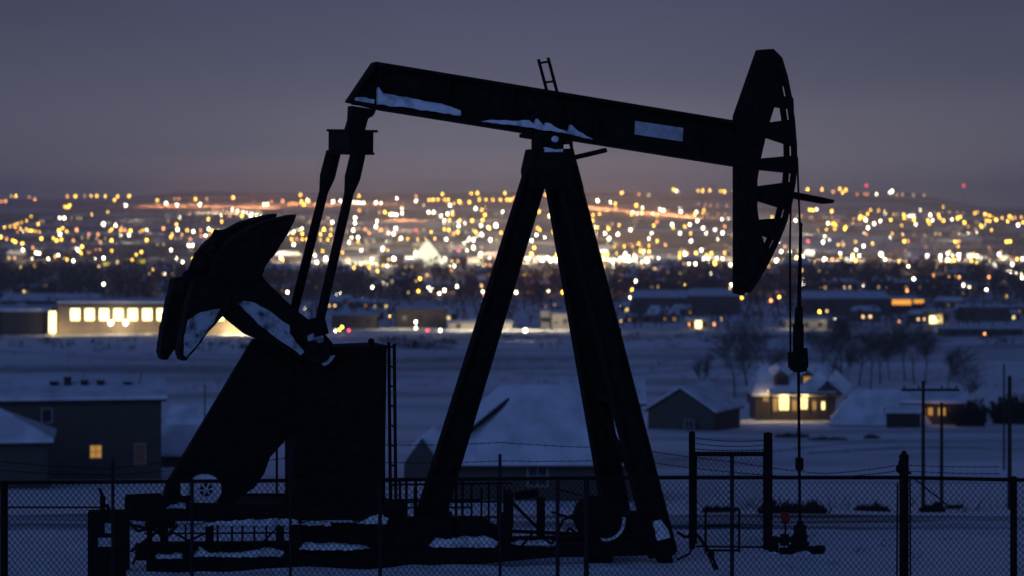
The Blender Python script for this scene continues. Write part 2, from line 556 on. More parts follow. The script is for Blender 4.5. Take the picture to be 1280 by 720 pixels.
# equalizer, pitmans, cranks with their counterweights
m = MB()
m.prism(JJ([(438, 132), (470, 137), (466, 145), (460, 148), (455, 166), (432, 166), (437, 150)], .1), -.16, .16)
m.build('tail_bearing', STEEL, pj, bevel=.02)
m = MB()
m.bar(P3(425, 177, -.8), P3(452, 178, .8), .50, .42, (0, 0, 1))
m.bar(P3(426, 163, -.85), P3(454, 164, .85), .62, .05, (0, 0, 1))
m.bar(P3(424, 191, -.85), P3(451, 192, .85), .58, .05, (0, 0, 1))
m.build('equalizer', STEEL, pj, bevel=.015)
for v, (x0, y0, x1, y1) in ((.85, (448, 190, 398, 408)), (-.85, (417, 190, 365, 398))):
    m = MB()
    p, q = P3(x0, y0, v), P3(x1, y1, v)
    m.tube(p, p.lerp(q, .15), .155, .16, 14)
    m.tube(p.lerp(q, .15), p.lerp(q, .24), .16, .095, 14)
    m.tube(p.lerp(q, .24), q, .095, .095, 14)
    m.box(q, (.30, .22, .36), Matrix.Rotation(-.25, 3, 'Y'))
    m.build('pitman_arm', STEEL, pj)
def crank(v, dx, dy):
    m = MB()
    pts = [(258, 345), (282, 318), (303, 312), (332, 352), (366, 385), (398, 410), (414, 428), (411, 448), (388, 456), (345, 432), (306, 418), (277, 394), (262, 372)]
    if v < 0: pts[8:] = [(392, 440), (352, 408), (322, 388), (296, 372), (272, 362)]
    m.prism(JJ([(x + dx, y + dy) for x, y in pts], v), v - .14, v + .14)
    m.tube(P3(399 + dx, 440 + dy, v - .55 if v > 0 else v - .14), P3(399 + dx, 440 + dy, v + .2), .23, n=24)
    cr_ = m.build('crank', STEEL, pj, bevel=.02)
    up = [(262, 345), (270, 318), (283, 303), (300, 291), (322, 280), (346, 272), (368, 268), (360, 287), (346, 310), (329, 333), (322, 350), (300, 352)]
    dn = [(240, 350), (262, 345), (283, 366), (285, 385), (262, 410), (243, 435), (231, 450), (225, 450), (222, 441), (226, 415), (231, 390)]
    for pts in (up, dn):
        c = MB()
        c.prism(JJ(rough([(x + dx, y + dy) for x, y in pts], .8), v), v - .34, v + .22)
        for i in range(2):                          # clamp bolts
            q = pts[0]
        c.build('counterweight', STEEL, cr_)
    return cr_
near = crank(.72, 0, 0)
far = crank(-.72, -24, -1)
m = MB()                                            # rough packed snow and ice on the weight hub
for i in range(26):
    t_ = i / 25
    x, y_ = 226 + 52 * t_ + rj.uniform(-3, 3), 362 - 62 * t_ + rj.uniform(-3, 3)
    m.ball(P3(x, y_, rj.uniform(-.35, .35)), rj.uniform(.13, .2), 7, 5, jit=.3, seed=i)
m.build('ice_crust', STEEL, near)
def z1(l): return [(180 + x / 3, 220 + y / 3) for x, y in l]
s = MB()
s.prism(JJ(rough(z1([(353, 478), (375, 468), (420, 478), (470, 505), (520, 545), (545, 560), (545, 590), (575, 630), (600, 660), (585, 672), (560, 650), (500, 610), (440, 565), (395, 520)]), .7), .865), .862, .90)
s.prism(JJ(rough(z1([(612, 600), (640, 585), (668, 592), (672, 620), (640, 628), (615, 620)]), .6), .865), .866, .95)
s.prism(JJ(rough(z1([(655, 690), (690, 675), (715, 672), (690, 705), (672, 712)]), .6), .865), .863, .92)
s.prism(JJ(rough(z1([(165, 540), (215, 510), (285, 498), (262, 550), (215, 610), (160, 680), (148, 672), (150, 600)]), .6), .945), .942, .957)
s.build('snow_crust', CRUST, near)
m = MB()
m.tube(P3(390, 433, .86), P3(390, 433, 1.0), .12, n=16)
m.tube(P3(399, 412, .7), P3(399, 412, 1.02), .10, n=14)
m.build('wrist_pin', STEEL, near)

# gearbox tower, belt guard, ladder, motor
m = MB()
m.prism(JJ([(371, 438), (484, 434), (482, 560), (482, 645), (369, 645), (369, 540)], .5), -.55, .5)
hb = m.build('gearbox_housing', STEEL, pj, bevel=.03)
m = MB()
m.prism(JJ([(371, 436), (484, 431.5), (484, 435), (371, 439.5)], .54), -.6, .54)
m.tube(P3(464, 433, .3), P3(464, 427, .3), .05, n=8); m.ball(P3(464, 427, .3), .07, 8, 6)
m.build('lid', STEEL, hb)
m = MB()
m.prism(JJ([(318, 424), (372, 424), (396, 500), (370, 536), (338, 572), (331, 592), (318, 610), (284, 634), (214, 634), (205, 622), (209, 606)], .3), .02, .3)
m.build('belt_guard', STEEL, pj, bevel=.03)
m = MB()
for v in (.1, .55):
    m.tube(P3(486, 428, .1) * 1 + Vector((0, -(v - .1), 0)), Vector((P3(486, 428, .1).x + .04, -v, .9)), .035, n=8)
pz = P3(486, 428, .1)
for i in range(13):
    z_ = pz.z - .08 - i * .40
    if z_ < .9: break
    m.tube((pz.x + .02, -.1, z_), (pz.x + .02, -.55, z_), .022, n=6)
m.build('ladder', STEEL, pj)
mc = P3(258, 612.5, .75)
m = MB()
m.tube(mc + Vector((0, .75, 0)), mc + Vector((0, .06, 0)), .27, n=28)
m.box(mc + Vector((0, .4, -.30)), (.5, .5, .08))
mo = m.build('motor', MOTOR, pj)
m = MB()
m.ring(mc, (0, 1, 0), .135, .30, .16)
for i in range(3):
    t_ = math.pi * i / 3 + .1
    d_ = Vector((math.cos(t_), 0, math.sin(t_))) * .15
    m.bar(mc - d_ + Vector((0, .03, 0)), mc + d_ + Vector((0, .03, 0)), .034, .03, (0, 1, 0))
m.build('fan_cover', MOTOR, mo)
m = MB().tube(mc + Vector((0, .055, 0)), mc + Vector((0, .05, 0)), .18, n=24)
m.build('fan_grille', STEEL, mo)
m = MB().tube(mc + Vector((-.36, .3, -.12)), mc + Vector((-.36, .3, .13)), .10, n=14)
m.ball(mc + Vector((-.36, .3, .13)), .10, 12, 6, sq=(1, 1, .4))
m.build('terminal_box', MOTOR, mo)

# skid: stacked beams, posts and small railing, with snow lying along them
VS = 1.15
def sk(name, pts, v0, v1, mt=None, bev=.015, v=VS):
    return MB().prism(JJ(pts, v), v0, v1).build(name, mt or STEEL, pj, bevel=bev)
sk('deck_beam', [(162, 622), (210, 622), (212, 630), (480, 632), (480, 650), (180, 652), (162, 650)], .9, 1.15)
sk('deck_beam', [(205, 626), (505, 626), (505, 646), (205, 646)], -1.15, -.9, v=-1.0)
sk('deck', [(190, 632), (505, 632), (505, 640), (190, 640)], -.9, .9, v=.9)
sk('skid_beam', [(185, 697), (360, 694), (480, 690), (640, 681), (845, 678), (845, 694), (690, 697), (480, 716), (185, 718)], .88, 1.15)
sk('skid_beam', [(170, 680), (800, 668), (800, 690), (170, 700)], -1.15, -.88, v=-1.0)
sk('middle_beam', [(366, 656), (480, 656), (500, 648), (608, 647), (617, 656), (640, 660), (640, 692), (366, 697)], .55, .88, v=.9)
for px in (205, 262, 350, 372, 476, 560, 632):
    m = MB(); p = P3(px, 640, 1.0); q = P3(px, 700, 1.0)
    m.bar(p, q, .14, .14, (1, 0, 0)); m.build('support_post', STEEL, pj)
m = MB()
for px in (186, 232, 258, 272, 290, 303, 318, 333, 348):
    m.bar(P3(px, 656, 1.0), P3(px, 692, 1.0), .035, .035, (1, 0, 0))
for py in (667, 678, 688):
    m.bar(P3(180, py, 1.0), P3(362, py - 1, 1.0), .03, .03)
m.bar(P3(318, 688, 1.0), P3(346, 660, 1.0), .03, .03)
m.build('railing', STEEL, pj)
m = MB()                                            # loose pipework frame on the left end
m.bar(P3(159, 622, .9), P3(159, 712, .9), .09, .09, (1, 0, 0)); m.bar(P3(187, 630, .9), P3(187, 706, .9), .10, .10, (1, 0, 0))
m.bar(P3(157, 621, .9), P3(202, 619, .9), .08, .08); m.bar(P3(160, 655, .9), P3(215, 668, .9), .05, .05)
m.bar(P3(163, 690, .9), P3(215, 650, .9), .05, .05); m.tube(P3(168, 640, .9), P3(206, 640, .9), .09, n=10)
m.box(P3(200, 648, .7), (.55, .3, .36))
m.build('end_frame', STEEL, pj)
m = MB()                                            # small uprights and pipes behind the rear leg
for px in (500, 508, 520, 560, 570, 578, 634, 640):
    m.bar(P3(px, 600 if px < 600 else 615, -.2), P3(px, 660, -.2), .045, .045, (1, 0, 0))
m.bar(P3(490, 625, -.2), P3(600, 625, -.2), .04, .04); m.bar(P3(490, 635, -.2), P3(590, 634, -.2), .03, .03)
m.bar(P3(640, 628, .2), P3(676, 664, .2), .06, .06); m.bar(P3(640, 664, .2), P3(735, 668, .2), .07, .07)
m.bar(P3(636, 612, .2), P3(636, 684, .2), .12, .12, (1, 0, 0)); m.bar(P3(676, 622, .2), P3(676, 684, .2), .14, .14, (1, 0, 0))
m.bar(P3(700, 612, .2), P3(728, 620, .2), .03, .03); m.bar(P3(645, 620, .2), P3(672, 616, .2), .16, .16)
m.bar(P3(690, 640, .2), P3(735, 655, .2), .05, .05)
m.build('pipework', RUST, pj)
m = MB()
for i in range(15):
    px = 488 + i * 10.2 + rj.uniform(-2, 2)
    m.bar(P3(px, 604 + rj.uniform(-4, 6), -.9), P3(px, 668, -.9), .035, .035, (1, 0, 0))
m.bar(P3(486, 606, -.9), P3(640, 604, -.9), .04, .04); m.bar(P3(486, 628, -.9), P3(640, 627, -.9), .035, .035); m.bar(P3(486, 648, -.9), P3(640, 646, -.9), .035, .035)
m.build('back_railing', STEEL, pj)
m = MB()
for px in (346, 362): m.bar(P3(px, 560, -.9), P3(px, 640, -.9), .04, .04, (1, 0, 0))
m.bar(P3(300, 618, -.9), P3(372, 618, -.9), .04, .04)
m.build('side_railing', STEEL, pj)
MB().path([P3(x, y_, 1.2) for x, y_ in ((700, 676), (712, 660), (722, 668), (734, 640), (742, 664), (760, 690))], .03, 6).build('cable', STEEL, pj)
MB().path([P3(x, y_, 1.2) for x, y_ in ((645, 690), (668, 664), (690, 680), (704, 650), (716, 644), (736, 648))], .025, 6).build('cable', STEEL, pj)
MB().path([P3(x, y_, 1.2) for x, y_ in ((166, 706), (176, 680), (196, 690), (214, 664), (236, 676), (262, 664))], .025, 6).build('cable', STEEL, pj)
MB().path([P3(x, y_, 1.2) for x, y_ in ((158, 650), (172, 664), (190, 660), (206, 672), (222, 656))], .03, 6).build('cable', STEEL, pj)
m = MB()
m.prism(JJ([(792, 640), (803, 640), (812, 676), (838, 678), (842, 706), (828, 706), (820, 694), (800, 694)], 1.3), 1.05, 1.3)
m.build('foot_plate', STEEL, pj)
def lump(name, pts, v0, v1, v, parent=pj):
    return MB().prism(JJ(rough(pts, 1.1), v), v0, v1).build(name, SNOWC, parent)
lump('snow_strip', [(246, 657), (262, 653), (305, 650), (340, 648), (372, 650), (374, 656), (330, 657)], .95, 1.17, 1.17)
lump('snow_strip', [(376, 656), (390, 651), (412, 653), (414, 657)], .95, 1.17, 1.17)
lump('snow_strip', [(448, 655), (462, 646), (476, 641), (484, 648), (484, 655)], .6, 1.16, 1.16)
lump('snow_strip', [(375, 687), (382, 680), (430, 681), (463, 685), (440, 688)], .9, 1.16, 1.16)
lump('snow_strip', [(540, 684), (548, 675), (580, 673), (612, 672), (624, 678), (618, 685)], .9, 1.16, 1.16)
lump('snow_strip', [(195, 698), (200, 694), (228, 693), (228, 698)], .9, 1.16, 1.16)
lump('snow_strip', [(243, 696), (252, 685), (262, 692), (300, 692), (340, 686), (356, 690), (352, 696)], .9, 1.16, 1.16)
lump('snow_strip', [(640, 680), (660, 678), (698, 678), (700, 683), (660, 684)], .8, 1.15, 1.15)
lump('snow_strip', [(208, 636), (214, 631), (232, 630), (232, 636)], .9, 1.16, 1.16)
lump('snow_strip', [(160, 634), (172, 628), (204, 628), (202, 634)], .7, .9, .9)
lump('snow_strip', [(796, 652), (808, 648), (812, 656)], 1.1, 1.2, 1.2)
lump('snow_strip', [(817, 652), (826, 650), (836, 664), (838, 672), (822, 676)], 1.31, 1.36, 1.36)

# polished rod hanging from the horsehead
hu, hz_ = J(996, 200, .24)
pr = empty('polished_rod', (AX + hu * BX, AY + hu * BY, 0), TH, 'black polished rod hung on two wire cables below the horsehead', 'polished rod')
def Q3(px, py, v=0.0):
    p = P3(px, py, v); p.x -= hu; return p
for pts, v in (([(996.5, 196), (998, 240), (1000, 281), (999.5, 400), (1000, 445)], .22), ([(989, 240), (987.5, 300), (988, 445)], -.2)):
    MB().path([Q3(x, y_, v) for x, y_ in pts], .024, 8).build('bridle_cable', STEEL, pr)
m = MB()
m.tube(Q3(1001, 281, .22), Q3(998.5, 400, .05), .034, .05, 10); m.tube(Q3(998.5, 384, .05), Q3(998, 440, .05), .085, .11, 10)
m.ball(Q3(1001, 281, .22), .05, 8, 6)
m.build('rod_socket', STEEL, pr)
m = MB()
m.bar(Q3(988, 450, -.25), Q3(1007, 450, .25), .16, .34)
m.tube(Q3(998, 405, 0), Q3(998, 465, 0), .12, n=12)
m.box(Q3(998, 456, 0), (.22, .45, .26)); m.box(Q3(1005, 438, .15), (.14, .1, .1))
m.build('carrier_bar', STEEL, pr, bevel=.015)
MB().tube(Q3(998, 455), Q3(1000, 672), .032, n=10).build('rod', STEEL, pr)
m = MB()
m.box(Q3(999.2, 580), (.13, .16, .27)); m.bar(Q3(999.2, 580) + Vector((0, -.12, .05)), Q3(999.2, 580) + Vector((0, .12, .05)), .03, .03)
m.build('rod_clamp', STEEL, pr, bevel=.01)

# wellhead under the rod
wb = Q3(1000, 680)
wx, wy = AX + (hu + wb.x) * BX, AY + (hu + wb.x) * BY
gz = ground(wx, wy)
wh = empty('wellhead', (wx, wy, gz), TH, 'black wellhead of stacked valves in the snow with a red handle beside it', 'wellhead')
zt = EYE + (HZ - 652) * wy / F - gz
m = MB()
m.tube((0, 0, 0), (0, 0, zt - .12), .10, n=16)
for z_, r in ((.10, .24), (.22, .20), (.38, .17), (zt - .46, .17), (zt - .12, .14)):
    m.tube((0, 0, z_ - .035), (0, 0, z_ + .035), r, n=18)
m.tube((0, 0, zt - .45), (0, 0, zt - .12), .15, .13, 16); m.tube((0, 0, zt - .12), (0, 0, zt + .03), .10, .05, 14)
m.build('casing_head', STEEL, wh, bevel=.006)
m = MB()
m.tube((-.62, 0, .32), (.1, 0, .32), .065, n=12); m.tube((-.62, 0, -.05), (-.62, 0, .40), .11, n=12); m.tube((-.36, 0, .2), (-.36, 0, .44), .10, n=12)
m.tube((-.30, -.1, .16), (.42, -.1, .08), .075, n=10); m.tube((.42, -.1, .0), (.42, -.1, .17), .12, n=10); m.box((-.34, -.12, .06), (.3, .26, .2)); m.ball((.2, -.25, .03), .16, 9, 6, sq=(1.6, 1, .6), jit=.15)
m.build('flow_line', STEEL, wh)
m = MB()
m.tube((-.34, 0, .4), (-.34, 0, .74), .022, n=8)
m.build('valve_stem', STEEL, wh)
m = MB(); m.tube((-.40, 0, .76), (-.32, -.08, .78), .10, .115, 14); m.box((-.36, -.03, .88), (.15, .08, .06))
m.build('valve_handle', RED, wh)
m = MB()
for i in range(9):
    m.ball((rj.uniform(-.7, .6), rj.uniform(-.4, .1), .0), rj.uniform(.08, .18), 8, 6, sq=(1.3, 1, .6), jit=.2, seed=i)
m.build('snow_lump', SNOWC, wh)

# steel barrel lying against the frame
bc = P3(757, 651, .95); wbx, wby = AX + bc.x * BX + .95 * BY, AY + bc.x * BY - .95 * BX
dr = empty('steel_barrel', (wbx, wby, ground(wbx, wby)), TH, 'dark steel barrel lying on its side beside the front legs', 'barrel')
zc = bc.z - ground(wbx, wby)
m = MB().tube((0, 0, zc), (0, .85, zc), .43, n=32)
for y_ in (.28, .57): m.ring((0, y_, zc), (0, 1, 0), .43, .45, .03, 32)
m.build('shell', STEEL, dr)
MB().ring((0, -.03, zc), (0, 1, 0), .40, .46, .06, 32).build('rim', STEEL, dr)
MB().tube((0, .4, -.2), (0, .4, zc - .3), .3, .3, 8).build('cradle', STEEL, dr)
m = MB()
for i in range(14):
    t_ = R(198 + 160 * i / 13); t2 = R(198 + 160 * (i + .95) / 13)
    if i > 3: m.bar((.39 * math.cos(t_), -.035, zc + .39 * math.sin(t_)), (.39 * math.cos(t2), -.035, zc + .39 * math.sin(t2)), .05, .05, (0, 1, 0))
m.build('snow_rim', SNOWC, dr)

# ------------------------------------------------------------------ chain-link fence across the front
FY = 38.0
def at(px, py, Y=FY): return W(px, py, Y)
def fence_x(px): return (px - 640) * FY / F
def rail_row(px): return 603.5 - 6.5 * max(0, min(1, px / 840)) + (0 if px < 1130 else (px - 1130) * .02)
fe = empty('chain_link_fence', (0, FY, ground(0, FY)), 0, 'chain link fence with barbed wire running across the front of the pump site', 'fence')
fz = ground(0, FY)
def FP(px, py, dy=0): 
    p = at(px, py); return Vector((p.x, dy, p.z - fz))
for px, topy, r in ((5, 604, .062), (141, 575, .026), (240, 600, .03), (363, 563, .024), (475, 596, .032), (625, 569, .026), (697, 598, .032), (733, 598, .042), (915, 571, .032), (1130, 572, .074), (1267, 598, .055),
                    (-230, 604, .04), (1500, 600, .04)):
    m = MB()
    p = FP(px, topy); gx = fence_x(px)
    m.tube((p.x, 0, ground(gx, FY) - fz - .1), p, r, n=12)
    if topy < 590 and r < .05:
        m.tube((p.x, 0, p.z), (p.x, 0, p.z + .02), r * .6, n=8)
    if px == 915: m.tube(FP(915, 600), FP(915, 571), .022, n=8)
    if px == 1130:
        m.ball(p + Vector((0, 0, .02)), .085, 12, 6, sq=(1, 1, .5))
        for py_, rr in ((586, .11), (578, .07), (572, .055), (566, .045)):
            m.ball(FP(1130 - (2 if py_ > 570 else 0), py_), rr, 10, 6, sq=(1, 1, .8))
        m.tube(FP(1121, 584), FP(1139, 592), .02, n=6)
        m.tube(FP(1122, 604), FP(1121, 740), .014, n=6); m.tube(FP(1137.5, 598), FP(1138, 740), .014, n=6)
    else: m.ball(p, r * 1.15, 10, 6, sq=(1, 1, .6))
    m.build('post', STEEL if r > .05 else GALV, fe)
m = MB().path([FP(px, rail_row(px)) for px in (-230, 5, 240, 475, 697, 840, 1130, 1267, 1500)], .030, 8)
m.build('top_rail', STEEL, fe)
m = MB()
m.path([FP(x, 633 + (2 if x % 40 else -1) * .6) for x in range(5, 142, 14)], .016, 6)
m.tube(FP(1140, 596), FP(1190, 636), .012, n=5)
m.build('brace_wire', WIRE, fe)
# woven mesh: two sets of slanting wires
m = MB()
zb, zt_ = ground(0, FY) - fz - .05, FP(640, 600).z - .03
hgt = zt_ - zb
step, wr = .088, .0058
x0, x1 = fence_x(-230), fence_x(1500)
k = x0 - hgt
while k < x1 + hgt:
    for sgn, dy in ((1, .031), (-1, .037)):
        a_, b_ = Vector((k, dy, zb)), Vector((k + sgn * hgt * .82, dy, zt_ + .003 * 0))
        if max(a_.x, b_.x) > x0 and min(a_.x, b_.x) < x1:
            m.tube(a_, b_, wr, n=4, cap=False)
    k += step
msh = m.build('wire_mesh', WIRE, fe)
for n_, ys in ((0, (579, 577, 586, 552, 556, 553, 560, 577, 592, 581, 583)), (1, (590, 588, 594, 572, 578, 576, 574, 590, 597, 588, 592))):
    m = MB()
    xs_ = (-230, 5, 141, 363, 480, 625, 790, 915, 1030, 1125, 1267)
    pts = []
    for (xa, ya), (xb, yb) in zip(zip(xs_, ys), list(zip(xs_, ys))[1:]):
        for i in range(8):
            t_ = i / 8
            pts.append(FP(xa + (xb - xa) * t_, ya + (yb - ya) * t_ + 4 * t_ * (1 - t_) * 1.5))
    m.path(pts, .0055, 5)
    for i in range(0, len(pts) - 1):
        for t_ in (.25, .75):
            c_ = pts[i].lerp(pts[i + 1], t_)
            m.tube(c_ + Vector((-.015, 0, -.025)), c_ + Vector((.015, 0, .025)), .004, n=4)
    m.build('barbed_wire', WIRE, fe)

# narrow gate on the far side of the pad
GY = 53.0
ga = empty('wire_gate', W(865, 0, GY) * 1, 0, 'narrow chain link gate with barbed wire between two dark posts by the wellhead', 'gate')
gx0 = ga.location.x; ggz = ground(gx0 + .8, GY); ga.location.z = ggz
def GP(px, py, dy=0):
    p = W(px, py, GY); return Vector((p.x - gx0, dy, p.z - ggz))
for px, ty, by, r in ((865, 541, 688, .07), (960, 543, 690, .10)):
    m = MB().tube(GP(px, by + 6), GP(px, ty), r, n=14); m.ball(GP(px, ty), r * 1.05, 12, 6, sq=(1, 1, .5)); m.build('post', STEEL, ga)
m = MB()
m.tube(GP(868, 567.5), GP(957, 567.5), .05, n=10); m.tube(GP(870, 567), GP(870, 680), .022, n=8); m.tube(GP(955, 567), GP(955, 686), .022, n=8)
m.tube(GP(870, 683), GP(955, 684), .022, n=8)
m.build('frame', STEEL, ga)
m = MB()
zb, zt2 = GP(0, 683).z, GP(0, 568).z
hg = zt2 - zb; gw = GP(955, 600).x - GP(870, 600).x; xa = GP(870, 600).x
k = -hg
while k < gw + hg:
    for sgn, dy in ((1, -.006), (-1, .006)):
        t0, t1 = 0.0, 1.0
        xs0, xs1 = k, k + sgn * hg * .82
        ts = sorted([(0 - xs0) / (xs1 - xs0), (gw - xs0) / (xs1 - xs0)])
        t0, t1 = max(0, ts[0]), min(1, ts[1])
        if t1 > t0 + .02:
            m.tube((xa + xs0 + (xs1 - xs0) * t0, dy, zb + hg * t0), (xa + xs0 + (xs1 - xs0) * t1, dy, zb + hg * t1), .0045, n=4, cap=False)
    k += .11
for i in range(17): m.tube((xa + gw * (i + .5) / 17, 0, zt2), (xa + gw * (i + .5) / 17 + .02, 0, zt2 + .12), .007, n=4)
m.build('wire_mesh', WIRE, ga)
for ya, yb, sg in ((547, 550, 3), (554, 556, 3), (561, 562, 2)):
    MB().path([GP(867 + 91 * t_ / 8, ya + (yb - ya) * t_ / 8 + sg * 4 * (t_ / 8) * (1 - t_ / 8)) for t_ in range(9)], .009, 5).build('barbed_wire', WIRE, ga)

# low pipe frame before the gate, hoses, control box
def GQ(px, py, Y): p = W(px, py, Y); return p
fr_o = W(902, 690, 49.5); fr_o.z = ground(fr_o.x, 49.5)
gf = empty('pipe_guard_frame', fr_o, 0, 'low rectangular pipe frame with a crossbar standing in the snow by the gate', 'guard frame')
m = MB()
def L_(px, py): return W(px, py, 49.5) - fr_o
for a_, b_ in (((882, 636), (882, 692)), ((924, 636), (924, 690)), ((882, 636), (924, 636)), ((882, 657), (924, 658)), ((882, 688), (924, 688))):
    m.tube(L_(*a_), L_(*b_), .024, n=8)
m.build('rail', STEEL, gf)
h0 = W(885, 690, 46); h0.z = ground(h0.x, 46)
m = MB().path([W(x, y_, 46.5) - h0 for x, y_ in ((846, 665), (858, 672), (868, 664), (880, 680), (887, 690), (893, 702), (900, 722))], .03, 7)
m.path([W(x, y_, 46.5) - h0 for x, y_ in ((846, 700), (862, 692), (868, 676), (864, 664), (872, 668))], .022, 7)
m.path([W(x, y_, 46.4) - h0 for x, y_ in ((884, 692), (891, 706), (897, 724))], .02, 7)
m.ball(W(889, 692, 46.5) - h0, .07, 8, 6)
hs = m.build('hose', STEEL); hs.location = h0
tag(hs, 'dark looping hose lying in the snow at the foot of the front leg', 'hose')

cb0 = W(133, 700, 43); cb0.z = ground(cb0.x, 43)
cb = empty('control_box', cb0, R(8), 'black electrical control box with two pale notices, behind the fence at far left', 'control box')
def C_(px, py, dy=0): p = W(px, py, 43) - cb0; p.y += dy; return p
m = MB().box((C_(110, 640) + C_(157, 740)) / 2 + Vector((0, .2, 0)), (.68, .4, C_(0, 640).z - C_(0, 740).z))
cbody = m.build('cabinet', STEEL, cb, bevel=.02)
MB().box(C_(134, 693, -.012), (.58, .02, 1.2)).build('door', STEEL, cbody, bevel=.006)
m = MB()
m.box(C_(135, 660, -.028), (.11, .01, .18)); m.build('notice', PLATE, cb)
m = MB(); m.box(C_(133, 677.5, -.028), (.29, .01, .16)); m.build('notice', PLATE, cb)
m = MB()
m.tube(C_(128, 640, .2), C_(128, 622, .2), .05, n=10); m.tube(C_(128, 622, .2), C_(124, 612, .2), .03, n=8); m.tube(C_(136, 640, .2), C_(133, 632, .2), .035, n=8)
m.build('conduit', STEEL, cb)

# ------------------------------------------------------------------ buildings
def gable_house(name, label, cat, Yc, corners, rot, wd, ln, wall_h, roof_h, wallm, over=.5, base=None, group=None, snowt=.28, hip=0):
    # origin at footprint centre; ridge along local x
    px, = corners
    x = (px - 640) * Yc / F
    z = ground(x, Yc) if base is None else base
    r = empty(name, (x, Yc, z), rot, label, cat, group)
    m = MB()
    hl, hw = ln / 2, wd / 2
    vs = [(-hl, -hw, -1.5), (hl, -hw, -1.5), (hl, hw, -1.5), (-hl, hw, -1.5), (-hl, -hw, wall_h), (hl, -hw, wall_h), (hl, hw, wall_h), (-hl, hw, wall_h),
          (-hl + hip, 0, wall_h + roof_h), (hl - hip, 0, wall_h + roof_h)]
    if hip:
        m.add(vs[:8], [(0, 1, 5, 4), (1, 2, 6, 5), (2, 3, 7, 6), (3, 0, 4, 7)])
    else:
        m.add(vs, [(0, 1, 5, 4), (1, 2, 6, 9, 5), (2, 3, 7, 6), (3, 0, 4, 8, 7)])
    m.build('wall', wallm, r)
    sl_ = roof_h / hw
    ez = wall_h - over * sl_ + .03
    rz_ = wall_h + roof_h + .03
    ov = over
    R0 = [(-hl - ov, -hw - over, ez), (hl + ov, -hw - over, ez), (hl + ov - hip, 0, rz_), (-hl - ov + hip, 0, rz_), (-hl - ov, hw + over, ez), (hl + ov, hw + over, ez)]
    t = .18
    def slab(lo, hi):
        q = MB()
        a = [(x_, y_, z_ + lo) for x_, y_, z_ in R0]; b_ = [(x_, y_, z_ + hi) for x_, y_, z_ in R0]
        q.add(a + b_, [(0, 1, 2, 3)[::-1], (3, 2, 5, 4)[::-1], (6, 7, 8, 9), (9, 8, 11, 10), (0, 1, 7, 6), (5, 4, 10, 11), (1, 2, 8, 7), (2, 5, 11, 8), (4, 3, 9, 10), (3, 0, 6, 9)])
        if hip: q.add(a + b_, [(1, 5, 2)[::-1], (0, 3, 4)[::-1], (7, 11, 8), (6, 9, 10), (1, 5, 11, 7), (4, 0, 6, 10)])
        return q
    rf = slab(0, t).build('roof', TRIM, r)
    sn = slab(t + .004, t + snowt).build('roof_snow', ROOFS, rf, smooth=False)
    return r, rf, sl_
def window(parent, c, ww, hh_, pane, axis='x', frame=LTRIM, name='window'):
    m = MB()
    X = Vector((1, 0, 0)) if axis == 'x' else Vector((0, 1, 0))
    Nn = Vector((0, -1, 0)) if axis == 'x' else Vector((1, 0, 0)) if axis == 'y' else Vector((-1, 0, 0))
    c = Vector(c)
    t = .09
    def bx(cc, a, h_, mm, d=.06):
        sz = (a, d, h_) if axis == 'x' else (d, a, h_)
        mm.box(cc, sz)
    bx(c + Vector((0, 0, hh_ / 2 + t / 2)) + Nn * .03, ww + 2 * t, t, m); bx(c - Vector((0, 0, hh_ / 2 + t / 2)) + Nn * .03, ww + 2 * t, t, m)
    bx(c + X * (ww / 2 + t / 2) + Nn * .03, t, hh_, m); bx(c - X * (ww / 2 + t / 2) + Nn * .03, t, hh_, m)
    f = m.build(name, frame, parent)
    p = MB(); bx(c + Nn * .012, ww, hh_, p, .02)
    if ww > .8:
        q = MB(); bx(c + Nn * .03, .045, hh_, q, .03); bx(c + Nn * .032, ww, .045, q, .03); q.build('glazing_bar', frame, f)
    p.build('pane', pane, f)
    return f
def chimney(rf, x, y_, z, h_=.8, w_=.35, name='roof_vent'):
    m = MB().box((x, y_, z + h_ / 2 - .25), (w_, w_, h_ + .5)); m.box((x, y_, z + h_ + .03), (w_ * 1.3, w_ * 1.3, .06))
    m.build(name, TRIM, rf)

# house at the left edge, two storeys, lit window
Y0 = 188; k = Y0 / F
zb_ = EYE + (HZ - 603) * k
r, rf, sl_ = gable_house('house', 'two storey grey house with a snowy roof and one glowing yellow window', 'house', Y0 + 4.5, (97,), R(9), 9, 13.2, 6.35, .95, WALLG, .45, zb_)
rx = (97 - 640) * (Y0 + 4.5) / F
def on(px, py, Yq=Y0): p = W(px, py, Yq); return (p.x - rx, -4.5, p.z - zb_)
window(r, on(108, 565), .85, .95, WIN_O); window(r, on(163, 569), .75, 1.55, WIN_D); window(r, on(48, 519), .7, 1.0, GLASS)
for px, hh_ in ((66, .35), (83, .7), (104, .45), (124, .4), (158, .25)):
    x_ = (px - 95) * k; chimney(rf, x_, -1.6, 6.4 + .95 * (1 - 1.6 / 4.5) + .28, hh_, .55)
chimney(rf, (115 - 97) * k, -3.9, 6.55, .12, .7, 'roof_vent'); chimney(rf, (97 - 97) * k, -3.9, 6.55, .08, .5, 'roof_vent')
m = MB().tube((4.7, -1.5, 6.8), (5.1, -1.5, 8.4), .035, n=6); m.tube((4.7, -1.5, 7.4), (4.3, -1.5, 6.8), .03, n=6)
m.build('aerial', TRIM, rf)
zg = EYE + (HZ - 603) * 172 / F
r2, rf2, _ = gable_house('garage', 'low dark garage with a snowy hipped roof at the left edge, before the grey house', 'garage', 176, (-25,), R(9), 7, 10.0, 2.75, 1.75, WALLG, .4, zg, hip=4.0)

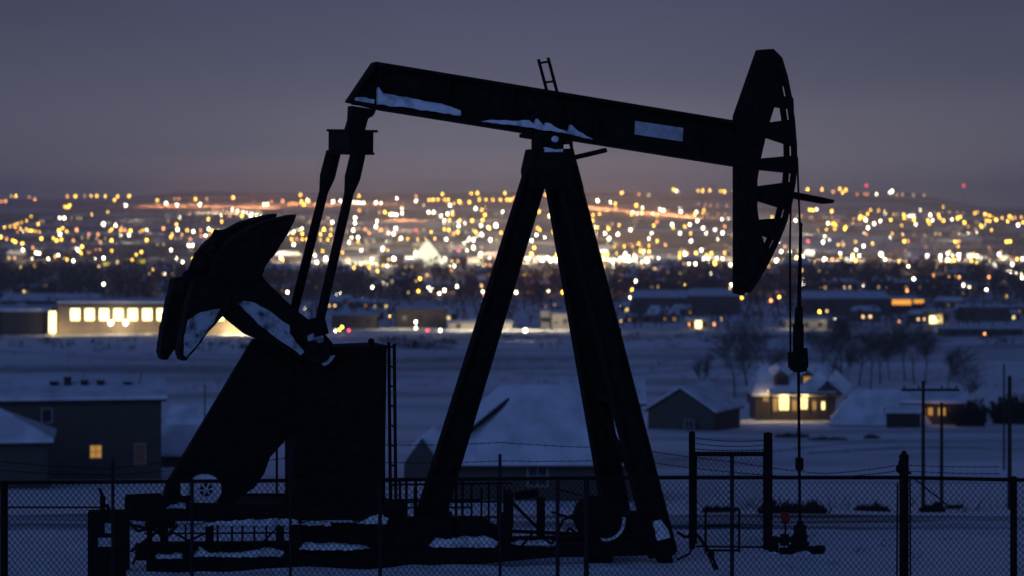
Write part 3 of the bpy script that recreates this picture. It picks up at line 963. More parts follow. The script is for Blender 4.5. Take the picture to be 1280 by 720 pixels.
# house behind the A-frame, big snow roof
Y1 = 150; k1 = Y1 / F
zb1 = EYE + (HZ - 642) * k1
rx1 = (668 - 640) * (Y1 + 5) / F
r, rf, sl_ = gable_house('house', 'low brown house with a wide snow covered roof seen between the pump legs', 'house', Y1 + 5, (668,), 0, 10, 13.8, 3.2, 4.0, WALLB, .45, zb1, hip=5.2)
p = W(672, 595, Y1); window(r, (p.x - rx1, -5, p.z - zb1), 1.15, 1.15, GLASS)
def rs(px, py, Yq): p = W(px, py, Yq); return Vector((p.x - rx1, Yq - Y1 - 5, p.z - zb1))
m = MB(); m.bar(rs(583, 543, 150.6), rs(636, 500, 154), .30, .22, (0, 1, 0)); m.box(rs(642, 505, 154), (.4, .4, .25))
m.build('gable_edge', TRIM, rf)
chimney(rf, *rs(691, 549, 152), .25, .3); chimney(rf, *rs(630, 556, 151.5), .1, .22)
m = MB()                                            # small dark front gable at its left end
A_ = [rs(505, 600, 149.2), rs(545, 600, 149.2), rs(545, 575, 149.2), rs(527, 549, 149.2), rs(505, 580, 149.2)]
B_ = [q + Vector((0, 1.6, 0)) for q in A_]
m.add(A_ + B_, [(0, 1, 2, 3, 4), (9, 8, 7, 6, 5)] + [(i, (i + 1) % 5, 5 + (i + 1) % 5, 5 + i)[::-1] for i in range(5)])
m.build('entrance_gable', WALLB, r)
m = MB(); m.bar(rs(545, 574, 149.2) + Vector((.15, .8, .12)), rs(527, 548, 149.2) + Vector((0, .8, .12)), 1.9, .14, (0, 1, 0))
m.build('gable_snow', ROOFS, r)
# a strip of wall of the next house up the slope
r, rf, _ = gable_house('house', 'snow roofed house with a narrow strip of dark wall, beyond the front pump legs', 'house', 214, (752,), 0, 8, 6.6, 2.9, 1.6, WALLB, .5, EYE + (HZ - 546) * 210 / F)

# barn and lit house to the right
rb_, rfb, _ = gable_house('barn', 'long grey barn with a snowy gable roof standing left of the lit house', 'barn', 292, (868,), R(66), 8.4, 9.5, 3.2, 2.6, WALLG, .4, EYE + (HZ - 547) * 288 / F)
window(rb_, (-6.0, -1.5, 1.4), 1.1, 1.7, GLASS, 'z', name='door')
Y2 = 312; k2 = Y2 / F
zb2 = EYE + (HZ - 519) * k2; rx2 = (990 - 640) * (Y2 + 4) / F
r, rf, _ = gable_house('house', 'house with a glowing yellow porch and two snowy dormers beyond the polished rod', 'house', Y2 + 4, (990,), 0, 8, 10.4, 2.7, 3.1, WALLB, .5, zb2, hip=1.6)
def on2(px, py, d=0.0): p = W(px, py, Y2 + d); return Vector((p.x - rx2, d - 4, p.z - zb2))
for px, py, ww, hh_, mt in ((957, 495, .6, 1.2, WIN_O), (980, 504, 1.25, 1.75, WIN_G), (969, 506, .45, 1.5, WIN_O), (1005, 503, .85, 1.7, WIN_G), (1029, 507, .45, 1.0, WIN_G), (993, 507, .45, 1.2, WIN_O), (1018, 507, .4, 1.0, WIN_O)):
    window(r, on2(px, py), ww, hh_, mt)
m = MB()
for px in (964, 987.5, 999, 1013, 1036):
    m = MB(); m.box(on2(px, 506, -1.6), (.2, .2, 2.6)); m.build('porch_post', TRIM, r)
m = MB(); m.box((on2(962, 492, -1.1) + on2(1042, 492, -1.1)) / 2, (8.6, 2.3, .16)); m.build('porch_roof', TRIM, r)
m = MB(); m.box((on2(962, 490.5, -1.1) + on2(1042, 490.5, -1.1)) / 2 + Vector((0, 0, .1)), (8.7, 2.4, .14)); m.build('porch_snow', ROOFS, r)
for px, lit in ((977, GLASS), (1010, WIN_O)):
    m = MB(); c_ = on2(px, 477, .8)
    m.box(c_ + Vector((0, .9, -.1)), (1.9, 1.8, 1.7)); m.add([c_ + Vector(v_) for v_ in ((-.95, 0, .75), (.95, 0, .75), (0, 0, 1.4), (-.95, 1.8, .75), (.95, 1.8, .75), (0, 1.8, 1.4))], [(0, 1, 2), (5, 4, 3)]); dm = m.build('dormer', WALLB, r)
    m = MB(); m.bar(c_ + Vector((-1.15, .9, .7)), c_ + Vector((0, .9, 1.5)), 2.1, .16, (0, 1, 0)); m.bar(c_ + Vector((1.15, .9, .7)), c_ + Vector((0, .9, 1.5)), 2.1, .16, (0, 1, 0)); m.build('dormer_roof', ROOFS, dm)
    q = MB().box(c_ + Vector((0, -.02, .15)), (1.15, .05, .95)); q.build('pane', lit, dm)
m = MB(); c_ = on2(1036, 489, -1.2)
m.add([c_ + Vector(q) for q in ((-2, 0, -.5), (2, 0, -.5), (0, 0, 1.2), (-2, 3, -.5), (2, 3, -.5), (0, 3, 1.2))], [(0, 1, 2), (5, 4, 3), (0, 2, 5, 3), (1, 4, 5, 2), (0, 3, 4, 1)]); m.build('porch_gable', WALLB, r)
m = MB(); m.bar(c_ + Vector((-2.3, 1.4, -.55)), c_ + Vector((.04, 1.4, 1.36)), 3.3, .2, (0, 1, 0)); m.bar(c_ + Vector((2.3, 1.4, -.55)), c_ + Vector((-.04, 1.4, 1.36)), 3.3, .2, (0, 1, 0)); m.build('gable_snow', ROOFS, r)
def lamp_light(name, loc, col, power, radius=.3):
    l = bpy.data.lights.new(name, 'POINT'); l.color = col; l.energy = power; l.shadow_soft_size = radius
    o = bpy.data.objects.new(name, l); S.collection.objects.link(o); o.location = loc
    return o
def porch(px, py, d, pw): 
    p = W(px, py, Y2 + d); lamp_light('porch_lamp', p, (1, .68, .30), pw, .15)
porch(981, 497, -1.0, 200); porch(1007, 497, -1.0, 120); porch(957, 491, -1.5, 60); porch(945, 508, -5, 90)

# house with orange windows further right, its low garage, others
Y3 = 300
r, rf, _ = gable_house('house', 'low snowy house with small orange windows beyond the utility poles', 'house', Y3 + 3, (1166,), R(-6), 6, 7.4, 2.3, .9, WALLB, .6, EYE + (HZ - 527) * Y3 / F)
for px, ww in ((1152.5, .35), (1161, .6), (1175, .95)): window(r, ((px - 1166) * .1, -3, 1.25), ww, .95, WIN_O, frame=TRIM)
lamp_light('porch_lamp', W(1172, 514, Y3 - 2), (1, .5, .2), 30, .15)
gable_house('garage', 'flat snowy garage with one dark wall left of the house with orange windows', 'garage', Y3 + 2.5, (1100,), R(-8), 8, 11.5, .5, 3.4, WALLG, .5, EYE + (HZ - 533) * Y3 / F, hip=3)
for px, py, wd_, ln_, wh_, rh_, lab in ((226, 582, 5, 4.2, 1.2, 1.9, 'small snow roofed shed right of the grey two storey house'),
                                         (242, 546, 5, 4.6, 1.4, 1.7, 'low snowy house half hidden behind the belt guard')):
    Yq = where(px, py, 150, 600)
    gable_house('shed' if 'shed' in lab else 'house', lab, 'shed' if 'shed' in lab else 'house', Yq, (px,), R(-5), wd_, ln_, wh_, rh_, WALLG, .4)

gable_house('shed', 'dark low shed between the snowy garage and the house with orange windows', 'shed', 296, (1129,), R(-6), 3, 4.0, 1.5, .5, TRIM, .3, EYE + (HZ - 533) * 294 / F)

# school block with bright windows
Y4 = 667; k4 = Y4 / F
zb4 = EYE + (HZ - 417.5) * k4; rx4 = (170 - 640) * Y4 / F
sc_ = empty('school', (rx4, Y4, zb4), 0, 'flat tan school building with a row of glowing yellow windows', 'school')
def on4(px, py, d=0.0): p = W(px, py, Y4 + d); return Vector((p.x - rx4, d, p.z - zb4))
def blk(mm, px0, px1, pyt, pyb, d0, d1):
    a_, b_ = on4(px0, pyt), on4(px1, pyb)
    mm.box(((a_.x + b_.x) / 2, (d0 + d1) / 2, (a_.z + b_.z) / 2), (b_.x - a_.x, d1 - d0, a_.z - b_.z))
m = MB(); blk(m, 72, 345, 382, 425, 0, 26); m.build('wall', WALLT, sc_)
m = MB(); blk(m, -90, 60, 390, 425, 2, 26); m.build('wing', WALLB, sc_)
m = MB(); blk(m, 71, 346, 380, 382, -.3, 27); m.build('roof', TRIM, sc_)
m = MB(); blk(m, 71, 346, 377, 379.8, -.2, 27); blk(m, -90, 61, 386, 389.8, 1.8, 27); m.build('roof_snow', ROOFS, sc_)
for i in range(14):
    c_ = on4(94 + i * 18.0, 393.3); m = MB(); ww, hh_ = 2.65, 3.3
    m.box(c_ + Vector((0, -.06, hh_ / 2 + .08)), (ww + .3, .14, .16)); m.box(c_ + Vector((0, -.06, -hh_ / 2 - .08)), (ww + .3, .14, .16)); f = m.build('window', TRIM, sc_)
    MB().box(c_ + Vector((0, -.03, 0)), (ww, .06, hh_)).build('pane', WIN_W, f)
m = MB(); blk(m, 61, 71, 388, 424, -1, 8); en = m.build('entrance', WALLT, sc_)
m = MB(); blk(m, 62, 71, 389, 416, -1.08, -1.02); m.build('pane', WIN_W, en)
for px in (138.5, 157):
    c_ = on4(px, 403.5, -2.5)
    m = MB(); m.ball(c_, .62, 14, 8); ln_o = m.build('globe_lamp', L_W, sc_)
    lamp_light('globe_lamp', Vector((rx4, Y4, zb4)) + c_ + Vector((0, -.9, 0)), (1, .75, .38), 380, .5)
for px, pw in ((66, 700), (88, 240), (110, 260), (148, 300), (185, 260), (215, 320), (250, 500), (285, 1900), (305, 2600), (325, 1900)):
    lamp_light('wall_lamp', Vector((rx4, Y4, zb4)) + on4(px, 413, -3.2), (1, .78, .42), pw, .5)

# low buildings at the near edge of town
def block(px0, px1, pyt, pyb, label, wallm=WALLD, cat='building', depth=18, lit=None, name='low_building', snow=3.0):
    Y = where((px0 + px1) / 2, pyb, 350, 5000)
    k_ = Y / F
    x = ((px0 + px1) / 2 - 640) * k_; z = EYE + (HZ - pyb) * k_
    r = empty(name, (x, Y, z), 0, label, cat)
    ww, hh_ = (px1 - px0) * k_, (pyb - pyt) * k_
    MB().box((0, depth / 2, hh_ / 2 - 1), (ww, depth, hh_ + 2)).build('wall', wallm, r)
    m = MB(); rh = snow * k_
    m.add([(-ww / 2 - .6, -.6, hh_), (ww / 2 + .6, -.6, hh_), (ww / 2 + .6, depth + .6, hh_), (-ww / 2 - .6, depth + .6, hh_), (-ww / 2, depth / 2, hh_ + rh), (ww / 2, depth / 2, hh_ + rh)],
          [(3, 2, 1, 0), (0, 1, 5, 4), (2, 3, 4, 5), (0, 4, 3), (1, 2, 5)])
    m.build('snowy_roof', ROOFS, r)
    for (a_, b_, t_, u_, mt) in (lit or []):
        c_ = Vector((((a_ + b_) / 2 - (px0 + px1) / 2) * k_, -.06, (pyb - (t_ + u_) / 2) * k_))
        MB().box(c_, ((b_ - a_) * k_, .1, (u_ - t_) * k_)).build('window', mt, r)
    n_ = max(3, int(ww / 5))
    for i in range(n_):
        MB().box((-ww / 2 + ww * (i + .5) / n_, -.03, hh_ * .52), (1.3, .06, 1.3)).build('dark_window', GLASS, r)
    return r
block(792, 862, 372, 392, 'long snow roofed shed at the near edge of town, right of the front legs', depth=24, snow=8)
block(866, 925, 370, 394, 'snow roofed shed under the lower tip of the horsehead', depth=24, snow=8)
block(1008, 1112, 373, 394, 'long dark low building with a snowy roof right of the bridle cables', depth=24, snow=8)
block(1114, 1156, 374, 392, 'building with an orange glowing shopfront at the right of town', lit=[(1115, 1139, 374.6, 381, SHOP_O), (1142, 1155, 374.8, 379, SHOP_O)], depth=14)
block(1160, 1188, 389, 405, 'small house with a bright yellow wall lamp and lit garage', lit=[(1162, 1171, 395, 404, WIN_W), (1172, 1178, 393, 404, WIN_G)], wallm=WALLT, depth=10)
block(1206, 1262, 384, 402, 'brown house row with a greenish lamp at the right edge', depth=12)
block(860, 885, 400, 411, 'low shed with a glowing yellow doorway left of the bridle cables', lit=[(869, 877, 401, 410, WIN_W)], depth=9, wallm=WALLT)
block(982, 1034, 401, 411, 'pale green lit wall of a low store behind the bridle cables', wallm=LTRIM, depth=12)
block(676, 688, 389, 411, 'narrow pale tower block beside the lit yard between the pump legs', wallm=LTRIM, depth=10)
block(690, 722, 392, 412, 'bright lit store front just left of the front legs', wallm=LTRIM, lit=[(714, 721, 393, 410, WIN_G)], depth=14)
block(560, 640, 404, 412, 'long low store with a lit wall behind the rear leg', wallm=LTRIM, depth=12)
block(415, 470, 394, 411, 'dark low building right of the pitman arms', depth=14, lit=[(436, 442, 404, 408, WIN_D)])
block(495, 556, 386, 410, 'dark low building with snowy roof left of the rear leg', depth=14)
block(200, 300, 372, 380, 'snow roofed hall behind the school', depth=18, snow=5)
block(0, 120, 376, 386, 'long snow roofed warehouse behind the school wing', depth=20, snow=8)
block(1180, 1280, 411, 420, 'low dark farm sheds in the field at the right edge', depth=10, snow=3)
def clearing(name, label, pts, hw):
    m = MB(); vs = []
    for px, py in pts:
        for e_ in (hw, -hw):
            Y = where(px, py + e_); x = (px - 640) * Y / F
            vs.append((x, Y, ground(x, Y) + .6))
    m.add(vs, [(2 * i, 2 * i + 2, 2 * i + 3, 2 * i + 1) for i in range(len(pts) - 1)])
    tag(m.build(name, ROOFS), label, 'road', kind='structure')
def lin(x0, y0, x1, y1, n=14): return [(x0 + (x1 - x0) * i / n, y0 + (y1 - y0) * i / n) for i in range(n + 1)]
clearing('snowy_road', 'orange lit snowy road on the far ridge, left of the pitman arms', lin(170, 256, 350, 258), 1.5)
clearing('snowy_road', 'pale lit snow strip on the far ridge above the counterweights', lin(245, 266, 350, 266), 1.6)
clearing('snowy_road', 'orange lit snowy road on the ridge behind the pitman arms', lin(350, 255, 505, 253), 1.5)
clearing('snowy_road', 'orange lit snowy road sloping down right from the front legs', lin(700, 256, 870, 271), 1.7)
clearing('snowy_road', 'orange lit snowy street on the slope between pitman arms and rear leg', lin(485, 274, 520, 276, 5), 2)
def glow(px, py, h_, col, pw, near=350, rad=1.5):
    Y = where(px, py, near); x = (px - 640) * Y / F
    lamp_light('lamp_and_fill_light', (x, Y - 4, ground(x, Y) + h_), col, pw, rad)  # light of lit yards and roads; also serves the added fill lights
WARM, ORG = (1, .82, .5), (1, .36, .10)
for px in (572, 590, 612, 634, 655, 668, 700): glow(px, 412.5, 3, WARM, 1500)
for px, pw in ((478, 500), (505, 900), (985, 350), (1005, 350), (1028, 350), (1170, 400), (1232, 300), (873, 300)): glow(px, 411, 3, (1, .85, .45), pw)
for px in range(180, 345, 10): glow(px, 257.5 + (px - 180) * .012, 7, ORG, 60000, rad=3)
for px in range(250, 350, 20): glow(px, 267, 10, (1, .7, .4), 45000, rad=3)
for px in range(350, 510, 11): glow(px, 256, 7, ORG, 50000, rad=3)
for px in range(600, 660, 15): glow(px, 251, 9, ORG, 24000, rad=3)
for px in range(706, 875, 9): glow(px, 258 + (px - 706) * .088, 7, ORG, 70000, rad=3)
for px in (490, 500, 510, 520): glow(px, 276, 8, ORG, 32000, rad=3)
for px in (735, 690, 1010, 1090, 890): glow(px, 270 + (px % 7), 10, ORG, 20000, rad=3)
for px in range(420, 960, 22): glow(px, 321 + (px * 7 % 9), 10, WARM, 58000, rad=2)
for px in range(960, 1280, 30): glow(px, 325 + (px * 7 % 6), 10, (1, .74, .48), 58000, rad=2)
for px in (525, 545, 560, 590): glow(px, 329, 8, (1, .95, .7), 42000, rad=2)
for i in range(70):  # added fill lights without fittings, scattered to brighten the ground between the lamps
    px, py = rnd.uniform(-20, 1300), rnd.uniform(266, 345)
    mid = 1 - min(1, abs(px - 640) / 900)
    glow(px, py, rnd.uniform(10, 22), rnd.choice((WARM, WARM, ORG, (1, .62, .35))), rnd.uniform(20000, 64000) * mid, rad=3)
for px in (240, 760, 665, 560, 945): glow(px, 366 + px % 5, 8, ORG, 9000, rad=1.5)  # added orange fill lights that warm the dark woods

# white lit tent hall in the middle of the town
Yt = where(535, 333); kt = Yt / F; xt = (534 - 640) * kt
tn = empty('dome_tent', (xt, Yt, ground(xt, Yt)), 0, 'white glowing peaked dome in the middle of the city lights', 'dome')
m = MB()
prof = [(0, 33), (3, 30), (7, 25), (12, 19), (16.5, 12), (18.5, 7), (19, 0)]
n_ = 24; vs = []
for rr, hh_ in prof:
    for i in range(n_): t_ = 2 * math.pi * i / n_; vs.append((rr * kt * math.cos(t_), rr * kt * math.sin(t_), hh_ * kt))
m.add(vs, [(j * n_ + i, j * n_ + (i + 1) % n_, (j + 1) * n_ + (i + 1) % n_, (j + 1) * n_ + i)[::-1] for j in range(len(prof) - 1) for i in range(n_)])
m.build('canopy', TENT, tn, smooth=True)
MB().tube((0, 0, 33 * kt), (0, 0, 36 * kt), .5, n=8).build('mast', TRIM, tn)

ORD = ['', 'first', 'second', 'third', 'fourth', 'fifth', 'sixth', 'seventh', 'eighth', 'ninth', 'tenth', 'eleventh', 'twelfth', 'thirteenth', 'fourteenth', 'fifteenth', 'sixteenth', 'seventeenth', 'eighteenth', 'nineteenth', 'twentieth']
def zone(px):
    for lim, nm in ((105, 'at far left'), (205, 'left of the counterweights'), (375, 'above the counterweights'), (445, 'by the pitman arms'), (520, 'left of the dome'), (640, 'right of the dome'),
                    (720, 'between the legs'), (790, 'just right of the legs'), (860, 'midway to the horsehead'), (925, 'left of the horsehead'), (1000, 'behind the horsehead'), (1090, 'right of the bridle'), (1185, 'midway to right edge')):
        if px < lim: return nm
    return 'at far right'
# scattered houses of the far town
HOUSES = []
protos = []
for i, (a_, b_, h_, rh) in enumerate(((12, 9, 4, 2.6), (18, 11, 5, 3), (26, 14, 6, 1.2), (15, 12, 7, 3))):
    m = MB()
    m.box((0, 0, h_ / 2 - 1), (a_, b_, h_ + 2))
    m.add([(-a_ / 2 - .5, -b_ / 2 - .5, h_), (a_ / 2 + .5, -b_ / 2 - .5, h_), (a_ / 2 + .5, b_ / 2 + .5, h_), (-a_ / 2 - .5, b_ / 2 + .5, h_), (-a_ / 2, 0, h_ + rh), (a_ / 2, 0, h_ + rh)],
          [(3, 2, 1, 0), (0, 1, 5, 4), (2, 3, 4, 5), (0, 4, 3), (1, 2, 5)], 1)
    for wx in range(3):
        if (wx + i) % 4 != 1: m.box((-a_ / 2 + a_ * (wx + .5) / 3, -b_ / 2 - .05, h_ * .5), (1.8, .1, 1.5), mi=2)
    protos.append(m.mesh('town_house', [WALLD, ROOFS, (WIN_G, WIN_O, WIN_O, L_D)[i]]))
for i in range(196):
    px, py = rnd.uniform(-10, 1290), 268 + 100 * rnd.random() ** 1.1
    if i >= 150: px, py = rnd.choice((rnd.uniform(410, 560), rnd.uniform(720, 920), rnd.uniform(1010, 1290), rnd.uniform(-10, 60))), rnd.uniform(366, 405)
    Y = where(px, py); x = (px - 640) * Y / F
    o = bpy.data.objects.new('town_house', rnd.choice(protos)); S.collection.objects.link(o)
    o.location = (x, Y, ground(x, Y) - .2); o.rotation_euler = (0, 0, rnd.uniform(-.5, .5))
    o.scale = [rnd.uniform(.7, 1.1) * (1 if Y > 1400 else .75 if i < 150 else .55)] * 3
    band = 'on the far slope' if py < 300 else 'in the bright middle of town' if py < 335 else 'among the dark trees at the near edge of town'
    tag(o, None, 'house', 'houses ' + band)
    HOUSES.append((band.replace(' at the near edge of town', '').replace('bright ', ''), zone(px), px, o))

for key in sorted({h[:2] for h in HOUSES}):
    mem = sorted((h for h in HOUSES if h[:2] == key), key=lambda h: h[2])
    for i, h in enumerate(mem):
        n_ = len(mem)
        pos = 'sole' if n_ == 1 else 'leftmost' if i == 0 else 'rightmost' if i == n_ - 1 else ORD[i + 1] + ' from left'
        h[3]['label'] = '%s snow roofed house %s, %s' % (pos, key[0], key[1])

# ------------------------------------------------------------------ trees
def bare_tree(px, py, hgt, spread, label, seed, Y=None, group=None, dens=1.0):
    Y = Y or where(px, py, 150, 700)
    x = (px - 640) * Y / F
    r = empty('bare_tree', (x, Y, ground(x, Y) - .1), 0, label, 'tree', group)
    q = random.Random(seed); tr, crn = MB(), MB()
    def grow(mm, p, d, ln, rad, lv):
        segs = 3
        for i in range(segs):
            d = (d + Vector((q.uniform(-.18, .18), q.uniform(-.18, .18), q.uniform(-.02, .12)))).normalized()
            p2 = p + d * (ln / segs)
            mm.tube(p, p2, rad, rad * .8, 5 if lv < 2 else 3, cap=False)
            rad *= .8; p = p2
            if lv < 4 and (lv > 0 or i > 0):
                for _ in range(2 if lv < 2 else 3):
                    nd = (d + Vector((q.uniform(-1, 1) * spread * 1.2, q.uniform(-1, 1) * spread * 1.2, q.uniform(-.25, .55)))).normalized()
                    grow(crn, p, nd, ln * q.uniform(.52, .8), max(.0095, rad * .55), lv + 1 + (1 if q.random() > dens else 0))
    grow(tr, Vector((0, 0, 0)), Vector((0, 0, 1)), hgt * .62, hgt * .020, 0)
    tr.build('trunk', TREE, r); crn.build('crown', TREE, r)
for i, (px, py, h_, sp, lab) in enumerate(((880, 493, 4.5, .5, 'thin bare sapling above the barn roof'), (936, 503, 10.5, .9, 'broad bare tree behind the barn beside the lit house'),
        (1040, 482, 9, .9, 'bare tree right of the lit house, left of a yellowish one'), (1088, 488, 7.5, 1.0, 'bushy bare tree with a warm glow behind it right of the lit house'),
        (1062, 484, 5, 1.0, 'low bare tree between two taller ones right of the lit house'), (1143, 480, 8, .8, 'bare tree standing above the snowy garage'), (1185, 490, 5, .8, 'small bare tree above the house with orange windows'))):
    bare_tree(px, py, h_, sp, lab, i + 3)
for i, (px, py, h_, sp, lab) in enumerate(((918, 500, 8, 1.0, 'bare tree on the barn side of the broad tree by the lit house'), (951, 497, 8.5, 1.0, 'bare tree on the house side of the broad tree by the lit house'),
        (1026, 478, 8, 1.0, 'bare tree rising just over the roof of the lit house'), (1052, 476, 8.5, 1.1, 'wide bare tree leading the thicket behind the lit house'), (1074, 482, 8, 1.1, 'dense bare tree in the middle of the thicket right of the lit house'),
        (1100, 480, 7.5, 1.1, 'dense bare tree at the right end of the thicket by the lit house'), (1112, 474, 6.5, 1.0, 'lower bare tree between the thicket and the tall tree above the garage'), (1131, 476, 8, 1.0, 'bare tree left of the tall one above the snowy garage'),
        (1157, 480, 7, 1.0, 'bare tree right of the tall one above the snowy garage'), (1205, 520, 6, 1.0, 'bare tree rising out of the dark evergreen bush at right'))):
    bare_tree(px, py, h_, sp, lab, i + 33)
def shrub(px, py, wd_, hh_, label, name='shrub', group=None, near=60, seed=1, Y=None, n=220):
    Y = Y or where(px, py, near, 900)
    x = (px - 640) * Y / F; k_ = Y / F
    q = random.Random(seed); m = MB()
    a_, h_ = wd_ * k_ / 2, hh_ * k_
    for i in range(n):
        b0 = Vector((q.uniform(-a_, a_) * .8, q.uniform(-.5, .5) * min(a_, 1.5), 0))
        top_ = h_ * (1 - (abs(b0.x) / a_) ** 4) * q.uniform(.4, 1.1) * (.62 + .9 * abs(noise.noise((b0.x / h_ * 1.1, seed * 3.7, 0))))
        e_ = b0 + Vector((q.uniform(-.3, .3) * h_, q.uniform(-.3, .3) * h_, top_))
        m.tube(b0, e_, .03 * max(1, h_ / 2), .012 * max(1, h_ / 2), 3, cap=False)
        s_ = h_ * .12
        c_ = b0.lerp(e_, q.uniform(.4, 1))
        m.add([c_ + Vector((q.uniform(-s_, s_), q.uniform(-s_, s_), q.uniform(-s_, s_))) for _ in range(3)], [(0, 1, 2)])
    o = m.build(name, SHRUB); o.location = (x, Y, ground(x, Y) - .05)
    tag(o, label, 'shrub', group)
for i, a_ in enumerate(((990, 642, 104, 19, 'wide dark roadside shrub clump behind the wellhead'), (900, 641, 50, 11, 'low dark brush behind the gate mesh'), (1090, 639, 52, 12, 'small dark shrub by the road left of the tall fence post'),
        (1165, 640, 34, 12, 'dark rounded shrub at the foot of the utility pole'), (1192, 636, 26, 8, 'low spiky shrub right of the utility pole foot'))):
    shrub(*a_, near=60, seed=i + 5, n=520)
for i, a_ in enumerate(((1213, 533, 40, 36, 'dark bushy evergreen right of the house with orange windows'), (1262, 530, 50, 42, 'dark evergreen clump behind the rightmost utility pole'), (1190, 531, 22, 28, 'narrow dark bush against the house with orange windows'),
        (990, 547, 52, 8, 'dark hedge below the lit house'), (1036, 550, 60, 6, 'low dark hedge line right of the polished rod'), (1090, 548, 24, 6, 'small dark bush in the snow below the garage'), (968, 516, 30, 6, 'low snowy bush by the porch'))):
    shrub(*a_, near=180, seed=i + 15, n=420)

tk = MB()
for (xa, ya, xb, yb) in ((1290, 560, 1010, 566), (830, 575, 1120, 553), (640, 470, 905, 462), (330, 455, 640, 446), (-20, 440, 320, 452)):
    for o_ in (0, 1.7):
        vs = []
        for i in range(41):
            t_ = i / 40; px = xa + (xb - xa) * t_; py = ya + (yb - ya) * t_ + 2.5 * math.sin(t_ * 5 + xa)
            Y = where(px, py, 90, 900) + o_; x = (px - 640) * Y / F
            for e_ in (-.28, .28): vs.append((x, Y + e_ * max(1, Y / 260), ground(x, Y) + .05))
        n0 = len(tk.v); tk.v += vs
        tk.f += [(n0 + 2 * i, n0 + 2 * i + 2, n0 + 2 * i + 3, n0 + 2 * i + 1) for i in range(40)]; tk.m += [0] * 40
tag(tk.build('tyre_tracks', ROAD), 'tyre tracks pressed into the snowy field', 'tracks', kind='structure')

# dry tufts and brush poking out of the snow
m = MB(); q = random.Random(23)
for i in range(900):
    u_ = q.random()
    if u_ < .06: px, py = q.uniform(0, 1300), q.uniform(630, 641)
    elif u_ < .075: px, py = q.uniform(820, 1290), q.uniform(668, 715)
    else: px, py = q.uniform(-20, 1300), 405 + 90 * q.random() ** 1.6
    if u_ < .075:
        Y = where(px, py, 46, 130)
    else: Y = where(px, py, 330, 900)
    if 62 < Y < 77: continue
    x = (px - 640) * Y / F; z = ground(x, Y)
    h_ = q.uniform(.08, .22) if Y < 62 else q.uniform(.2, .9) if Y < 200 else q.uniform(.4, 1.3)
    for j in range(9):
        b0 = Vector((x + q.gauss(0, h_ * .7), Y + q.gauss(0, h_ * .7), z - .03))
        m.tube(b0, b0 + Vector((q.gauss(0, h_ * .4), q.gauss(0, h_ * .3), h_ * q.uniform(.5, 1))), h_ * .02 + .003, .003, 3, cap=False)
for i in range(150):                                 # brush along the far side of the snowfield
    px, py = q.choice(((q.uniform(0, 340), q.gauss(432, 5)), (q.uniform(480, 570), q.gauss(431, 3)), (q.uniform(1030, 1290), q.gauss(424, 5)), (q.uniform(640, 1000), q.gauss(427, 4))))
    Y = where(px, py, 330, 900); x = (px - 640) * Y / F; z = ground(x, Y); h_ = q.uniform(.6, 1.9)
    for j in range(10):
        b0 = Vector((x + q.gauss(0, h_ * .8), Y + q.gauss(0, h_ * .6), z - .05))
        e_ = b0 + Vector((q.gauss(0, h_ * .3), q.gauss(0, h_ * .3), h_ * q.uniform(.5, 1)))
        m.tube(b0, e_, .05, .02, 3, cap=False)
        m.add([b0.lerp(e_, .7) + Vector((q.uniform(-.3, .3), q.uniform(-.3, .3), q.uniform(-.3, .3))) * h_ for _ in range(3)], [(0, 1, 2)])
tag(m.build('dry_tufts', SHRUB), 'dry dark grass tufts poking through the snow', 'grass', kind='stuff')

# ------------------------------------------------------------------ utility poles
def pole(px, topy, boty, r_, label, arms=(), Y=None, near=90):
    Y = Y or where(px, boty, near, 600)
    x = (px - 640) * Y / F; z = ground(x, Y); ht = EYE + (HZ - topy) * Y / F - z
    r = empty('utility_pole', (x, Y, z), 0, label, 'utility pole')
    MB().tube((0, 0, -.3), (0, 0, ht), r_, r_ * .8, 10).build('post', POLE, r)
    for (a_, b_, yy) in arms:
        k_ = Y / F; zz = EYE + (HZ - yy) * k_ - z
        m = MB().box((((a_ + b_) / 2 - px) * k_, -.16, zz), ((b_ - a_) * k_, .08, .10))
        for t_ in (.05, .3, .7, .95): m.tube(((a_ + (b_ - a_) * t_ - px) * k_, -.16, zz + .07), ((a_ + (b_ - a_) * t_ - px) * k_, -.16, zz + .17), .035, n=6)
        m.build('crossarm', POLE, r)
pole(1154, 476, 628, .085, 'utility pole with a wide crossarm, left of two by the road', [(1126, 1198, 487)], Y=98)
pole(1177, 503, 612, .085, 'short bare utility pole right of the one with the crossarm', Y=105)
pole(1262, 470, 612, .10, 'tall dark utility pole at the right edge of the field', Y=102)
pole(1255, 455, 530, .09, 'thin far utility pole just left of the tall one at the right edge', Y=200)
pole(256, 480, 545, .07, 'thin pole left of the belt guard among the snowy roofs', Y=225)
pole(2, 388, 425, .2, 'dark pole at the left edge before the school wing', Y=640)

